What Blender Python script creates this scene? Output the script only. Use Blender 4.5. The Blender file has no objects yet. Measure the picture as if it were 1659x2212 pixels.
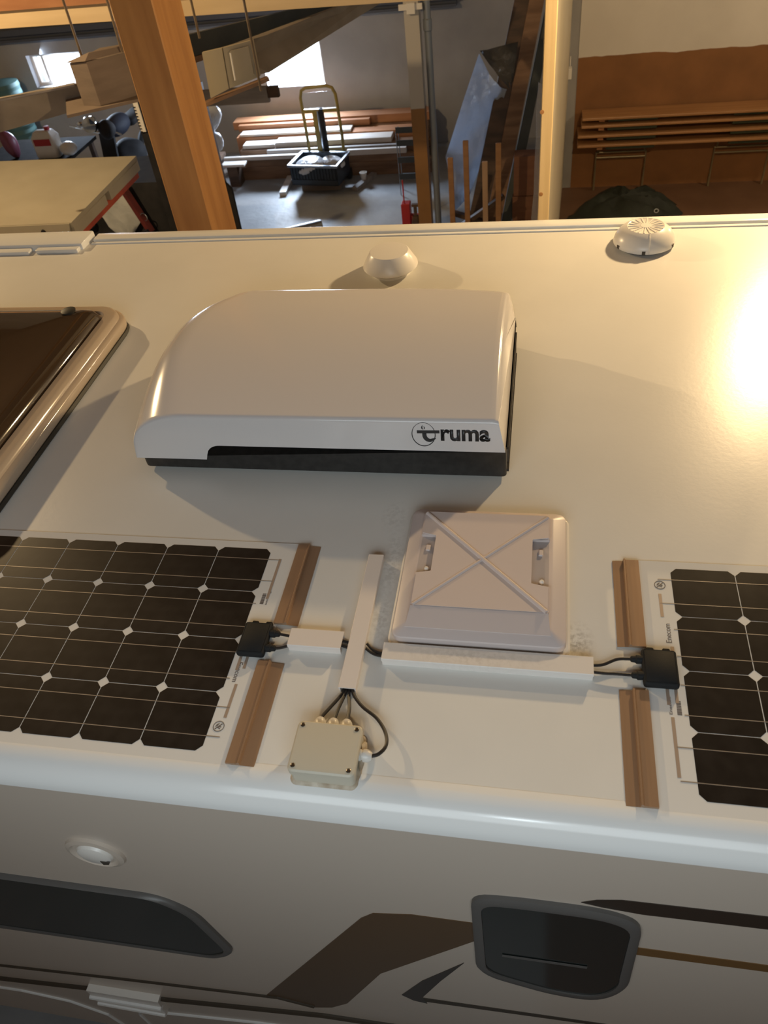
import bpy, bmesh, math, random
from mathutils import Vector, Matrix
random.seed(7)
S = bpy.context.scene
COL = S.collection
ZO = 2.75            # the camper roof lies 2.75 m above the barn floor; builders below use heights relative to the roof
# ---------------------------------------------------------------- camera
cam = bpy.data.objects.new('camera', bpy.data.cameras.new('camera'))
COL.objects.link(cam)
_R = Vector((0.98197517, 0.1583828, -0.10314873))
_U = Vector((-0.03855788, 0.70211745, 0.71101644))
_F = Vector((-0.1850353, 0.69422329, -0.69556881))
cam.matrix_world = Matrix(((_R.x, _U.x, -_F.x, 0.71165), (_R.y, _U.y, -_F.y, -1.01781), (_R.z, _U.z, -_F.z, 1.28342 + ZO), (0, 0, 0, 1)))
cam.data.sensor_fit = 'HORIZONTAL'
cam.data.sensor_width = 36
cam.data.lens = 1676.66 * 36 / 1659
cam.data.clip_start = 0.02
cam.data.dof.use_dof = True
cam.data.dof.focus_distance = 2.0
cam.data.dof.aperture_fstop = 9.0
S.camera = cam
# ---------------------------------------------------------------- world and lights
w = bpy.data.worlds.new('sky')
S.world = w
w.use_nodes = True
bgn = w.node_tree.nodes['Background']
bgn.inputs[0].default_value = (0.80, 0.90, 1.0, 1)
bgn.inputs[1].default_value = 5.0

def light(name, kind, loc, energy, color, target=None, **k):
    d = bpy.data.lights.new(name, kind)
    d.energy = energy
    d.color = color
    for a, v in k.items():
        setattr(d, a, v)
    o = bpy.data.objects.new(name, d)
    o.location = (loc[0], loc[1], loc[2] + ZO)
    if target:
        t = Vector(target) - Vector(loc)
        o.rotation_euler = t.to_track_quat('-Z', 'Y').to_euler()
    COL.objects.link(o)
    return o

WARM = (1.0, 0.70, 0.36)
light('lamp_light', 'POINT', (1.90, 2.66, 1.06), 235, WARM, shadow_soft_size=0.055)
light('lamp_light', 'POINT', (-4.33, 3.30, 1.90), 470, WARM, shadow_soft_size=0.055)
light('lamp_light', 'POINT', (4.7, 6.6, 0.9), 140, (1.0, 0.76, 0.46), shadow_soft_size=0.1)  # unseen lamp, added to brighten the wall and benches of the right room
# daylight from an opening behind the camera, and through the two barn windows
light('daylight', 'AREA', (0.6, -2.0, 1.15), 25, (0.84, 0.94, 0.98), (0.6, 0.2, 0), shape='RECTANGLE', size=2.2, size_y=1.0)
light('daylight', 'AREA', (0.72, -1.95, 1.4), 2.5, (0.80, 0.93, 1.0), (0.6, 0.2, 0), shape='RECTANGLE', size=0.14, size_y=0.14)  # small extra source, added for the highlight on the roof edge trim
light('window_daylight', 'AREA', (-2.72, 10.66, -1.5), 190, (0.66, 0.80, 1.0), (-2.3, 8.2, -2.75), shape='RECTANGLE', size=0.8, size_y=0.5)
light('window_daylight', 'AREA', (-6.2, 10.66, -1.4), 110, (0.66, 0.80, 1.0), (-4.5, 7.5, -2.3), shape='RECTANGLE', size=0.7, size_y=0.4)

S.view_settings.view_transform = 'Standard'
S.view_settings.look = 'None'
S.view_settings.gamma = 1
S.view_settings.use_curve_mapping = False
S.view_settings.exposure = 0.0

# ---------------------------------------------------------------- materials
def nd(nt, t, **k):
    n = nt.nodes.new(t)
    for a, v in k.items():
        setattr(n, a, v)
    return n

def mat(name, c, c2=None, rough=0.5, metal=0.0, scale=(8, 8, 8), det=4.0, lo=0.35, hi=0.65, bump=0.0, bscale=None, spec=0.5, coat=0.0, trans=0.0, alpha=1.0, sss=0.0):
    m = bpy.data.materials.new(name)
    m.use_nodes = True
    nt = m.node_tree
    b = nt.nodes['Principled BSDF']
    b.inputs['Base Color'].default_value = (*c, 1)
    b.inputs['Roughness'].default_value = rough
    b.inputs['Metallic'].default_value = metal
    b.inputs['Specular IOR Level'].default_value = spec
    b.inputs['Coat Weight'].default_value = coat
    b.inputs['Coat Roughness'].default_value = 0.08
    b.inputs['Transmission Weight'].default_value = trans
    b.inputs['Alpha'].default_value = alpha
    if sss:
        b.inputs['Subsurface Weight'].default_value = sss
        b.inputs['Subsurface Radius'].default_value = (0.02, 0.018, 0.016)
    if c2 or bump:
        tc = nd(nt, 'ShaderNodeTexCoord')
        mp = nd(nt, 'ShaderNodeMapping')
        mp.inputs['Scale'].default_value = scale
        nt.links.new(tc.outputs['Object'], mp.inputs[0])
        no = nd(nt, 'ShaderNodeTexNoise')
        no.inputs['Scale'].default_value = 1.0
        no.inputs['Detail'].default_value = det
        nt.links.new(mp.outputs[0], no.inputs['Vector'])
        if c2:
            r = nd(nt, 'ShaderNodeValToRGB')
            r.color_ramp.elements[0].position = lo
            r.color_ramp.elements[1].position = hi
            r.color_ramp.elements[0].color = (*c, 1)
            r.color_ramp.elements[1].color = (*c2, 1)
            nt.links.new(no.outputs[0], r.inputs[0])
            nt.links.new(r.outputs[0], b.inputs['Base Color'])
        if bump:
            src = no
            if bscale:
                src = nd(nt, 'ShaderNodeTexNoise')
                src.inputs['Scale'].default_value = bscale
                src.inputs['Detail'].default_value = 3
                nt.links.new(tc.outputs['Object'], src.inputs['Vector'])
            bp = nd(nt, 'ShaderNodeBump')
            bp.inputs['Strength'].default_value = bump
            bp.inputs['Distance'].default_value = 0.02
            nt.links.new(src.outputs[0], bp.inputs['Height'])
            nt.links.new(bp.outputs[0], b.inputs['Normal'])
    return m

def split_z(m, z, c_low, wob=0.0, wscale=3.0, axis=2, soft=0.003, flip=False):
    """paint everything below a height (object axis value) in a second colour, with a wavy brushed edge"""
    nt = m.node_tree
    b = nt.nodes['Principled BSDF']
    tc = nd(nt, 'ShaderNodeTexCoord')
    sp = nd(nt, 'ShaderNodeSeparateXYZ')
    nt.links.new(tc.outputs['Object'], sp.inputs[0])
    no = nd(nt, 'ShaderNodeTexNoise')
    no.inputs['Scale'].default_value = wscale
    nt.links.new(tc.outputs['Object'], no.inputs['Vector'])
    ad = nd(nt, 'ShaderNodeMath', operation='MULTIPLY_ADD')
    nt.links.new(no.outputs[0], ad.inputs[0])
    ad.inputs[1].default_value = wob
    nt.links.new(sp.outputs[axis], ad.inputs[2])
    mr = nd(nt, 'ShaderNodeMapRange')
    nt.links.new(ad.outputs[0], mr.inputs[0])
    mr.inputs[1].default_value = z - soft + wob * 0.5
    mr.inputs[2].default_value = z + soft + wob * 0.5
    if flip:
        mr.inputs[3].default_value, mr.inputs[4].default_value = 1, 0
    mx = nd(nt, 'ShaderNodeMix', data_type='RGBA')
    nt.links.new(mr.outputs[0], mx.inputs[0])
    n2 = nd(nt, 'ShaderNodeTexNoise')
    n2.inputs['Scale'].default_value = 2.2
    n2.inputs['Detail'].default_value = 6
    nt.links.new(tc.outputs['Object'], n2.inputs['Vector'])
    rr = nd(nt, 'ShaderNodeValToRGB')
    rr.color_ramp.elements[0].position = 0.3
    rr.color_ramp.elements[1].position = 0.7
    rr.color_ramp.elements[0].color = (*[v * 0.8 for v in c_low], 1)
    rr.color_ramp.elements[1].color = (*[min(1, v * 1.15) for v in c_low], 1)
    nt.links.new(n2.outputs[0], rr.inputs[0])
    nt.links.new(rr.outputs[0], mx.inputs[6])
    old = [l for l in nt.links if l.to_socket == b.inputs['Base Color']]
    if old:
        src = old[0].from_socket
        nt.links.remove(old[0])
        nt.links.new(src, mx.inputs[7])
    else:
        mx.inputs[7].default_value = b.inputs['Base Color'].default_value
    nt.links.new(mx.outputs[2], b.inputs['Base Color'])
    return m

def smudges(m, spots, c):
    """dirt patches with a place of their own: (x, y, radius x, radius y, strength) in object space"""
    nt = m.node_tree
    b = nt.nodes['Principled BSDF']
    tc = nd(nt, 'ShaderNodeTexCoord')
    no = nd(nt, 'ShaderNodeTexNoise')
    no.inputs['Scale'].default_value = 130
    no.inputs['Detail'].default_value = 6
    nt.links.new(tc.outputs['Object'], no.inputs['Vector'])
    tot = None
    for (x, y, rx, ry, s) in spots:
        mp = nd(nt, 'ShaderNodeMapping')
        mp.inputs['Location'].default_value = (-x / rx, -y / ry, 0)
        mp.inputs['Scale'].default_value = (1 / rx, 1 / ry, 0)
        nt.links.new(tc.outputs['Object'], mp.inputs[0])
        ln = nd(nt, 'ShaderNodeVectorMath', operation='LENGTH')
        nt.links.new(mp.outputs[0], ln.inputs[0])
        mr = nd(nt, 'ShaderNodeMapRange')
        nt.links.new(ln.outputs['Value'], mr.inputs[0])
        mr.inputs[1].default_value, mr.inputs[2].default_value = 0, 1
        mr.inputs[3].default_value, mr.inputs[4].default_value = s, 0
        if tot is None:
            tot = mr.outputs[0]
        else:
            a = nd(nt, 'ShaderNodeMath', operation='MAXIMUM')
            nt.links.new(tot, a.inputs[0])
            nt.links.new(mr.outputs[0], a.inputs[1])
            tot = a.outputs[0]
    r = nd(nt, 'ShaderNodeMapRange')
    nt.links.new(no.outputs[0], r.inputs[0])
    r.inputs[1].default_value, r.inputs[2].default_value = 0.42, 0.62
    mu = nd(nt, 'ShaderNodeMath', operation='MULTIPLY')
    nt.links.new(tot, mu.inputs[0])
    nt.links.new(r.outputs[0], mu.inputs[1])
    mx = nd(nt, 'ShaderNodeMix', data_type='RGBA')
    nt.links.new(mu.outputs[0], mx.inputs[0])
    mx.inputs[7].default_value = (*c, 1)
    old = [l for l in nt.links if l.to_socket == b.inputs['Base Color']]
    if old:
        nt.links.new(old[0].from_socket, mx.inputs[6])
        nt.links.remove(old[0])
    else:
        mx.inputs[6].default_value = b.inputs['Base Color'].default_value
    nt.links.new(mx.outputs[2], b.inputs['Base Color'])
    return m

M = {}
M['roof'] = smudges(mat('roof_gelcoat', (0.74, 0.73, 0.69), (0.78, 0.77, 0.73), rough=0.3, scale=(3, 3, 3), bump=0.012, bscale=90, spec=0.5),
                    [(0.811, -0.73, 0.04, 0.06, 0.6), (0.415, -0.55, 0.03, 0.13, 0.32), (0.415, -0.70, 0.03, 0.08, 0.32), (0.40, -0.40, 0.04, 0.06, 0.25)], (0.22, 0.19, 0.15))
M['wall_skin'] = mat('side_wall_paint', (0.56, 0.485, 0.41), rough=0.3)
M['trim'] = mat('edge_trim_white', (0.82, 0.83, 0.82), rough=0.16)
M['ac'] = mat('cowl_white', (0.72, 0.69, 0.68), rough=0.16, spec=0.55)
M['black'] = mat('black_plastic', (0.018, 0.017, 0.016), (0.03, 0.028, 0.026), rough=0.42, scale=(60, 60, 60))
M['letter'] = mat('letter_grey', (0.03, 0.03, 0.032), rough=0.4)
M['white_pl'] = mat('white_plastic', (0.78, 0.75, 0.70), rough=0.28)
M['vent_dark'] = mat('vent_slot_dark', (0.06, 0.05, 0.04), rough=0.6)
M['hatch'] = mat('milky_plastic', (0.63, 0.555, 0.535), rough=0.36, sss=0.1, spec=0.4)
M['hatch_rec'] = mat('milky_recess', (0.48, 0.43, 0.42), rough=0.35)
M['duct'] = mat('duct_white', (0.76, 0.70, 0.655), rough=0.35)
M['duct_dusty'] = smudges(mat('duct_white_dusty', (0.76, 0.72, 0.68), rough=0.4), [(-0.03, 0.0, 0.19, 0.03, 0.25)], (0.3, 0.27, 0.23))
M['box'] = mat('terminal_box_beige', (0.56, 0.52, 0.42), rough=0.45, bump=0.03, bscale=250)
M['gland'] = mat('gland_grey_white', (0.68, 0.66, 0.62), rough=0.35)
M['sealant'] = mat('old_sealant', (0.60, 0.54, 0.44), (0.35, 0.27, 0.18), rough=0.6, scale=(40, 40, 40))
M['grey_sealant'] = mat('grey_sealant', (0.62, 0.60, 0.54), (0.30, 0.28, 0.24), rough=0.6, scale=(9, 9, 9), lo=0.45, hi=0.75)
M['screw'] = mat('screw_steel', (0.25, 0.23, 0.2), rough=0.3, metal=1)
M['cable'] = mat('cable_black', (0.022, 0.018, 0.016), rough=0.45)
M['jbox'] = mat('junction_black', (0.016, 0.017, 0.018), rough=0.75, spec=0.25, bump=0.04, bscale=300)
M['sheet'] = mat('panel_backsheet', (0.74, 0.74, 0.72), rough=0.22)
M['cell'] = mat('silicon_cell', (0.012, 0.010, 0.009), (0.02, 0.017, 0.015), rough=0.3, scale=(30, 30, 30), spec=0.35)
M['busbar'] = mat('busbar_tinned', (0.36, 0.32, 0.28), rough=0.4, metal=0.5)
M['ribbon'] = mat('ribbon_brownish', (0.45, 0.36, 0.29), rough=0.4, metal=0.3)
M['print'] = mat('grey_print', (0.16, 0.14, 0.13), rough=0.5)
M['strip'] = mat('bronze_strip', (0.34, 0.215, 0.13), (0.38, 0.245, 0.15), rough=0.36, metal=0.25, scale=(80, 3, 80))
M['glass_dark'] = mat('tinted_acrylic', (0.045, 0.028, 0.016), rough=0.07, spec=0.8, coat=0.5)
M['acrylic_rim'] = mat('acrylic_flange', (0.46, 0.37, 0.28), rough=0.12, spec=0.6)
M['rubber'] = mat('rubber_seal', (0.03, 0.028, 0.022), rough=0.6)
M['win_glass'] = mat('camper_window_glass', (0.014, 0.018, 0.017), rough=0.12, spec=0.6)
M['win_frame'] = mat('camper_window_frame', (0.11, 0.105, 0.10), rough=0.4)
M['brown_decal'] = mat('brown_decal', (0.10, 0.055, 0.022), rough=0.3)
M['dark_decal'] = mat('dark_decal', (0.035, 0.026, 0.02), rough=0.3)
M['gold_decal'] = mat('gold_decal', (0.16, 0.085, 0.03), rough=0.3)
M['belt'] = mat('belt_dark', (0.06, 0.048, 0.035), rough=0.5)
M['tyre'] = mat('tyre_rubber', (0.02, 0.02, 0.02), rough=0.8)
# barn
M['floor'] = split_z(mat('barn_floor', (0.13, 0.07, 0.042), (0.17, 0.095, 0.06), rough=0.5, scale=(2, 2, 2), det=8, bump=0.15, bscale=14), 0.86, (0.30, 0.31, 0.32), axis=0)
M['plaster'] = mat('grey_plaster', (0.28, 0.28, 0.29), (0.37, 0.37, 0.38), rough=0.9, scale=(1.2, 1.2, 1.2), det=8, bump=0.1, bscale=12)
M['wall_r'] = split_z(mat('limewash', (0.60, 0.57, 0.53), (0.66, 0.63, 0.59), rough=0.85, scale=(1.5, 1.5, 1.5), det=6), ZO - 1.322, (0.23, 0.105, 0.04), wob=0.05, wscale=4)
M['cream'] = mat('cream_board', (0.56, 0.50, 0.38), (0.60, 0.54, 0.42), rough=0.6, scale=(2, 2, 2))
M['ceil'] = mat('ceiling_boards', (0.10, 0.065, 0.04), (0.14, 0.09, 0.055), rough=0.7, scale=(1, 14, 14))
M['post'] = mat('post_timber', (0.32, 0.145, 0.045), (0.45, 0.225, 0.075), rough=0.6, scale=(14, 14, 1.1), det=7, lo=0.3, hi=0.7, bump=0.12)
M['beam'] = mat('beam_timber', (0.62, 0.47, 0.28), (0.74, 0.58, 0.37), rough=0.6, scale=(1.0, 14, 10), det=6, lo=0.3, hi=0.7, bump=0.08)
M['stud'] = mat('stud_pine', (0.62, 0.45, 0.22), (0.72, 0.54, 0.29), rough=0.55, scale=(22, 22, 1.0), det=6, bump=0.06)
M['dk_wood'] = mat('dark_wood', (0.05, 0.03, 0.02), (0.11, 0.065, 0.04), rough=0.55, scale=(3, 3, 12), det=6, bump=0.08)
M['brown_wood'] = mat('brown_wood', (0.16, 0.085, 0.045), (0.26, 0.15, 0.085), rough=0.6, scale=(2, 10, 14), det=6, bump=0.1)
M['red_wood'] = mat('red_wood', (0.34, 0.15, 0.07), (0.44, 0.21, 0.10), rough=0.6, scale=(2, 12, 12), det=6)
M['pale_wood'] = mat('pale_wood', (0.60, 0.54, 0.48), (0.70, 0.65, 0.60), rough=0.5, scale=(2, 14, 14), det=6)
M['grey_wood'] = mat('grey_wood', (0.24, 0.22, 0.21), (0.34, 0.31, 0.29), rough=0.6, scale=(2, 12, 12), det=6)
M['bench_wood'] = mat('bench_wood', (0.30, 0.15, 0.065), (0.38, 0.20, 0.09), rough=0.4, scale=(1.5, 16, 16), det=6)
M['bench_green'] = mat('bench_green', (0.035, 0.05, 0.03), rough=0.5)
M['bench_leg'] = mat('bench_leg_steel', (0.22, 0.18, 0.11), rough=0.4, metal=0.3)
M['slat_pale'] = mat('slat_pale_wood', (0.42, 0.27, 0.17), (0.50, 0.33, 0.21), rough=0.5, scale=(12, 12, 2), det=6)
M['tarp'] = mat('dark_green_tarp', (0.007, 0.011, 0.008), (0.012, 0.018, 0.013), rough=0.7, scale=(6, 6, 6), bump=0.5, bscale=9)
M['slate'] = mat('slate_board', (0.055, 0.065, 0.066), (0.075, 0.085, 0.085), rough=0.7, scale=(4, 4, 4))
M['fibre'] = mat('fibre_board', (0.22, 0.19, 0.16), (0.27, 0.235, 0.20), rough=0.8, scale=(5, 5, 5))
M['panel_cream'] = mat('panel_cream', (0.40, 0.34, 0.23), (0.45, 0.385, 0.27), rough=0.5, scale=(3, 3, 3))
M['card'] = mat('cardboard', (0.17, 0.13, 0.10), (0.21, 0.16, 0.125), rough=0.85, scale=(4, 4, 20))
M['card_red'] = mat('cardboard_red', (0.17, 0.075, 0.045), (0.20, 0.095, 0.055), rough=0.85, scale=(4, 4, 20))
M['rod'] = mat('rod_rusty', (0.13, 0.09, 0.055), (0.19, 0.14, 0.09), rough=0.6, scale=(20, 20, 20))
M['yellow'] = mat('worn_yellow', (0.34, 0.25, 0.05), (0.24, 0.18, 0.05), rough=0.45, scale=(14, 14, 14), lo=0.4, hi=0.75)
M['film'] = mat('clear_film', (0.42, 0.42, 0.42), rough=0.15, alpha=0.36, bump=0.6, bscale=9)
M['foil'] = mat('silver_film', (0.58, 0.63, 0.70), (0.70, 0.75, 0.82), rough=0.24, metal=0.25, scale=(5, 5, 5), bump=1.0, bscale=10, spec=0.9)
_nt = M['foil'].node_tree
_b = _nt.nodes['Principled BSDF']
_tr = nd(_nt, 'ShaderNodeBsdfTranslucent')
_tr.inputs[0].default_value = (0.66, 0.74, 0.86, 1)
_mx = nd(_nt, 'ShaderNodeMixShader')
_mx.inputs[0].default_value = 0.5
_nt.links.new(_b.outputs[0], _mx.inputs[1])
_nt.links.new(_tr.outputs[0], _mx.inputs[2])
_nt.links.new(_mx.outputs[0], [n for n in _nt.nodes if n.type == 'OUTPUT_MATERIAL'][0].inputs[0])
M['film_dark'] = mat('dark_film', (0.06, 0.055, 0.05), rough=0.18, bump=0.8, bscale=8)
M['crate'] = mat('crate_blue_black', (0.02, 0.028, 0.04), rough=0.35)
M['bag'] = mat('white_bag', (0.70, 0.72, 0.76), rough=0.28, bump=1.0, bscale=16)
M['post_paint'] = split_z(mat('post_white', (0.50, 0.47, 0.43), rough=0.6), ZO - 1.39, (0.30, 0.15, 0.05), wob=0.02)
M['galv'] = mat('galvanised', (0.30, 0.33, 0.37), rough=0.35, metal=0.7)
M['red'] = mat('red_paint', (0.42, 0.025, 0.03), rough=0.4)
M['dull_red'] = mat('dull_red', (0.16, 0.025, 0.022), (0.10, 0.02, 0.018), rough=0.6, scale=(6, 6, 6))
M['lid'] = mat('lid_cream', (0.33, 0.30, 0.235), (0.37, 0.34, 0.27), rough=0.35, scale=(3, 3, 3))
M['lid_red'] = mat('rail_red', (0.42, 0.07, 0.02), (0.30, 0.04, 0.015), rough=0.4, scale=(5, 5, 5))
M['dk_body'] = mat('dark_body', (0.014, 0.014, 0.016), (0.028, 0.027, 0.029), rough=0.75, spec=0.3, scale=(6, 6, 6))
M['blue_dark'] = mat('dark_blue', (0.02, 0.024, 0.04), rough=0.7, spec=0.3)
M['cloth'] = mat('pale_cloth', (0.40, 0.42, 0.43), (0.50, 0.52, 0.53), rough=0.8, scale=(7, 7, 7), bump=0.5, bscale=12)
M['table_black'] = mat('table_black', (0.02, 0.018, 0.017), (0.03, 0.027, 0.025), rough=0.95, spec=0.1)
M['chrome'] = mat('chrome', (0.7, 0.74, 0.78), rough=0.1, metal=1)
M['pink'] = mat('pink_plastic', (0.26, 0.08, 0.13), rough=0.4)
M['bin'] = mat('green_bin', (0.05, 0.11, 0.105), rough=0.7)
M['steel_beam'] = mat('steel_beam', (0.08, 0.09, 0.12), rough=0.5, metal=0.2)
M['pane'] = None
_p = bpy.data.materials.new('window_pane')
_p.use_nodes = True
_nt = _p.node_tree
for _n in list(_nt.nodes):
    if _n.type != 'OUTPUT_MATERIAL':
        _nt.nodes.remove(_n)
_o = [n for n in _nt.nodes if n.type == 'OUTPUT_MATERIAL'][0]
_mx = nd(_nt, 'ShaderNodeMixShader')
_mx.inputs[0].default_value = 0.08
_nt.links.new(nd(_nt, 'ShaderNodeBsdfTransparent').outputs[0], _mx.inputs[1])
_gl = nd(_nt, 'ShaderNodeBsdfGlossy')
_gl.inputs['Roughness'].default_value = 0.03
_nt.links.new(_gl.outputs[0], _mx.inputs[2])
_nt.links.new(_mx.outputs[0], _o.inputs[0])
M['pane'] = _p

# ---------------------------------------------------------------- builders
LOC = {}

def thing(name, label, cat, loc, group=None):
    o = bpy.data.objects.new(name, None)
    o.empty_display_size = 0.05
    COL.objects.link(o)
    o.location = (loc[0], loc[1], loc[2] + ZO)
    LOC[o.name] = Vector(o.location)
    o['label'] = label
    o['category'] = cat
    if group:
        o['group'] = group
    return o

def obj(name, bm, m, parent=None, smooth=False, at=None, label=None, cat=None, group=None, kind=None, sharp=35):
    me = bpy.data.meshes.new(name)
    bmesh.ops.recalc_face_normals(bm, faces=bm.faces)
    base = Vector((0, 0, 0))
    if parent:
        base = LOC[parent.name]
    elif at:
        base = Vector((at[0], at[1], at[2] + ZO))
    for v in bm.verts:
        v.co = v.co + Vector((0, 0, ZO)) - base
    bm.to_mesh(me)
    bm.free()
    if smooth:
        me.shade_smooth()
        try:
            me.set_sharp_from_angle(angle=math.radians(sharp))
        except Exception:
            pass
    o = bpy.data.objects.new(name, me)
    COL.objects.link(o)
    if m:
        me.materials.append(m)
    if parent:
        o.parent = parent
        LOC[o.name] = base
    else:
        o.location = base
        LOC[o.name] = base
    if label:
        o['label'] = label
    if cat:
        o['category'] = cat
    if group:
        o['group'] = group
    if kind:
        o['kind'] = kind
    return o

def share(name, src, parent, off):
    """another piece that shares the mesh of src, moved by off (parent space)"""
    o = bpy.data.objects.new(name, src.data)
    COL.objects.link(o)
    o.parent = parent
    o.location = src.location + Vector(off)
    LOC[o.name] = LOC[parent.name]
    return o

NB = bmesh.new

def bx(bm, x0, x1, y0, y1, z0, z1, bev=0.0, seg=2, M4=None):
    mm = Matrix.Translation(((x0 + x1) / 2, (y0 + y1) / 2, (z0 + z1) / 2)) @ Matrix.Diagonal((abs(x1 - x0), abs(y1 - y0), abs(z1 - z0), 1))
    r = bmesh.ops.create_cube(bm, size=1.0, matrix=mm)
    vs = r['verts']
    if bev:
        es = list({e for v in vs for e in v.link_edges})
        g = bmesh.ops.bevel(bm, geom=es, offset=bev, segments=seg, profile=0.5, affect='EDGES')
        vs = list({v for f in g['faces'] for v in f.verts} | {v for v in vs if v.is_valid})
        if M4:
            seen = set()
            st = [v for v in vs if v.is_valid]
            while st:
                v = st.pop()
                if v in seen:
                    continue
                seen.add(v)
                st += [e.other_vert(v) for e in v.link_edges]
            vs = list(seen)
    if M4:
        for v in vs:
            v.co = M4 @ v.co
    return bm

def BX(*a, **k):
    return bx(NB(), *a, **k)

def slab(bm, pts, ext):
    """polygon of 3-D points extruded by a vector"""
    e = Vector(ext)
    a = [bm.verts.new(p) for p in pts]
    b = [bm.verts.new(Vector(p) + e) for p in pts]
    n = len(pts)
    bm.faces.new(a)
    bm.faces.new(b[::-1])
    for i in range(n):
        bm.faces.new((a[i], b[i], b[(i + 1) % n], a[(i + 1) % n]))
    return bm

def bar(bm, p0, p1, wd, ht, up=(0, 0, 1)):
    p0, p1 = Vector(p0), Vector(p1)
    d = (p1 - p0).normalized()
    s = d.cross(Vector(up))
    if s.length < 1e-4:
        s = d.cross(Vector((0, 1, 0)))
    s.normalize()
    u = s.cross(d).normalized()
    q = [p0 + s * a * wd / 2 + u * b * ht / 2 for a, b in ((-1, -1), (1, -1), (1, 1), (-1, 1))]
    return slab(bm, q, p1 - p0)

def catmull(pts, n=6):
    P = [Vector(p) for p in pts]
    P = [P[0] * 2 - P[1]] + P + [P[-1] * 2 - P[-2]]
    out = []
    for i in range(1, len(P) - 2):
        for k in range(n):
            t = k / n
            a, b, c, d = P[i - 1], P[i], P[i + 1], P[i + 2]
            out.append(0.5 * ((2 * b) + (c - a) * t + (2 * a - 5 * b + 4 * c - d) * t * t + (3 * b - 3 * c + d - a) * t ** 3))
    out.append(P[-2])
    return out

def tube(bm, pts, r, n=8, closed=False):
    P = [Vector(p) for p in pts]
    rings = []
    prev = None
    N = len(P)
    for i, p in enumerate(P):
        a = P[i - 1] if (i or closed) else p
        b = P[(i + 1) % N] if (i < N - 1 or closed) else p
        d = (b - a).normalized()
        if prev is None:
            s = d.cross(Vector((0, 0, 1)))
            if s.length < 0.05:
                s = d.cross(Vector((1, 0, 0)))
        else:
            s = prev - d * prev.dot(d)
        s.normalize()
        prev = s
        u = d.cross(s)
        rr = r[i] if isinstance(r, (list, tuple)) else r
        rings.append([bm.verts.new(p + (s * math.cos(2 * math.pi * k / n) + u * math.sin(2 * math.pi * k / n)) * rr) for k in range(n)])
    for i in range(N if closed else N - 1):
        A, B = rings[i], rings[(i + 1) % N]
        for k in range(n):
            bm.faces.new((A[k], A[(k + 1) % n], B[(k + 1) % n], B[k]))
    if not closed:
        bm.faces.new(rings[0][::-1])
        bm.faces.new(rings[-1])
    return bm

def lathe(bm, c, prof, n=32, ax='z'):
    c = Vector(c)
    def P(r, h, a):
        if ax == 'z':
            return c + Vector((r * math.cos(a), r * math.sin(a), h))
        if ax == 'y':
            return c + Vector((r * math.cos(a), h, r * math.sin(a)))
        return c + Vector((h, r * math.cos(a), r * math.sin(a)))
    rings = []
    for r, h in prof:
        if r < 1e-6:
            rings.append([bm.verts.new(P(0, h, 0))])
        else:
            rings.append([bm.verts.new(P(r, h, 2 * math.pi * k / n)) for k in range(n)])
    for A, B in zip(rings, rings[1:]):
        for k in range(n):
            q = [A[k % len(A)], A[(k + 1) % len(A)], B[(k + 1) % len(B)], B[k % len(B)]]
            q = [v for i, v in enumerate(q) if v not in q[:i]]
            if len(q) > 2:
                bm.faces.new(q)
    for R_, rev in ((rings[0], True), (rings[-1], False)):
        if len(R_) > 2:
            bm.faces.new(R_[::-1] if rev else R_)
    return bm

def roundpoly(pts, r, n=5):
    out = []
    N = len(pts)
    for i in range(N):
        p = Vector(pts[i])
        a = Vector(pts[i - 1]) - p
        b = Vector(pts[(i + 1) % N]) - p
        ri = r[i] if isinstance(r, (list, tuple)) else r
        ra = min(ri, a.length * 0.45)
        rb = min(ri, b.length * 0.45)
        if ri <= 0:
            out.append(p)
            continue
        p0 = p + a.normalized() * ra
        p1 = p + b.normalized() * rb
        for k in range(n + 1):
            t = k / n
            out.append(p0 * (1 - t) ** 2 + p * 2 * t * (1 - t) + p1 * t * t)
    return out

def loft(bm, loops, cap0=True, cap1=True):
    L = [[bm.verts.new(p) for p in lp] for lp in loops]
    n = len(L[0])
    for A, B in zip(L, L[1:]):
        for k in range(n):
            bm.faces.new((A[k], A[(k + 1) % n], B[(k + 1) % n], B[k]))
    if cap0:
        bm.faces.new(L[0][::-1])
    if cap1:
        bm.faces.new(L[-1])
    return bm

def rrect(x0, x1, y0, y1, r, z, n=5):
    out = []
    for cx, cy, a0 in ((x1 - r, y1 - r, 0), (x0 + r, y1 - r, 90), (x0 + r, y0 + r, 180), (x1 - r, y0 + r, 270)):
        for k in range(n + 1):
            a = math.radians(a0 + 90 * k / n)
            out.append(Vector((cx + r * math.cos(a), cy + r * math.sin(a), z)))
    return out

def shaped(x0, x1, y0, y1, r, steps):
    """rounded-rectangle loft: steps = [(inset, z), ...]"""
    return loft(NB(), [rrect(x0 + i, x1 - i, y0 + i, y1 - i, max(r - i, 0.004), z) for i, z in steps])

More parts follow.
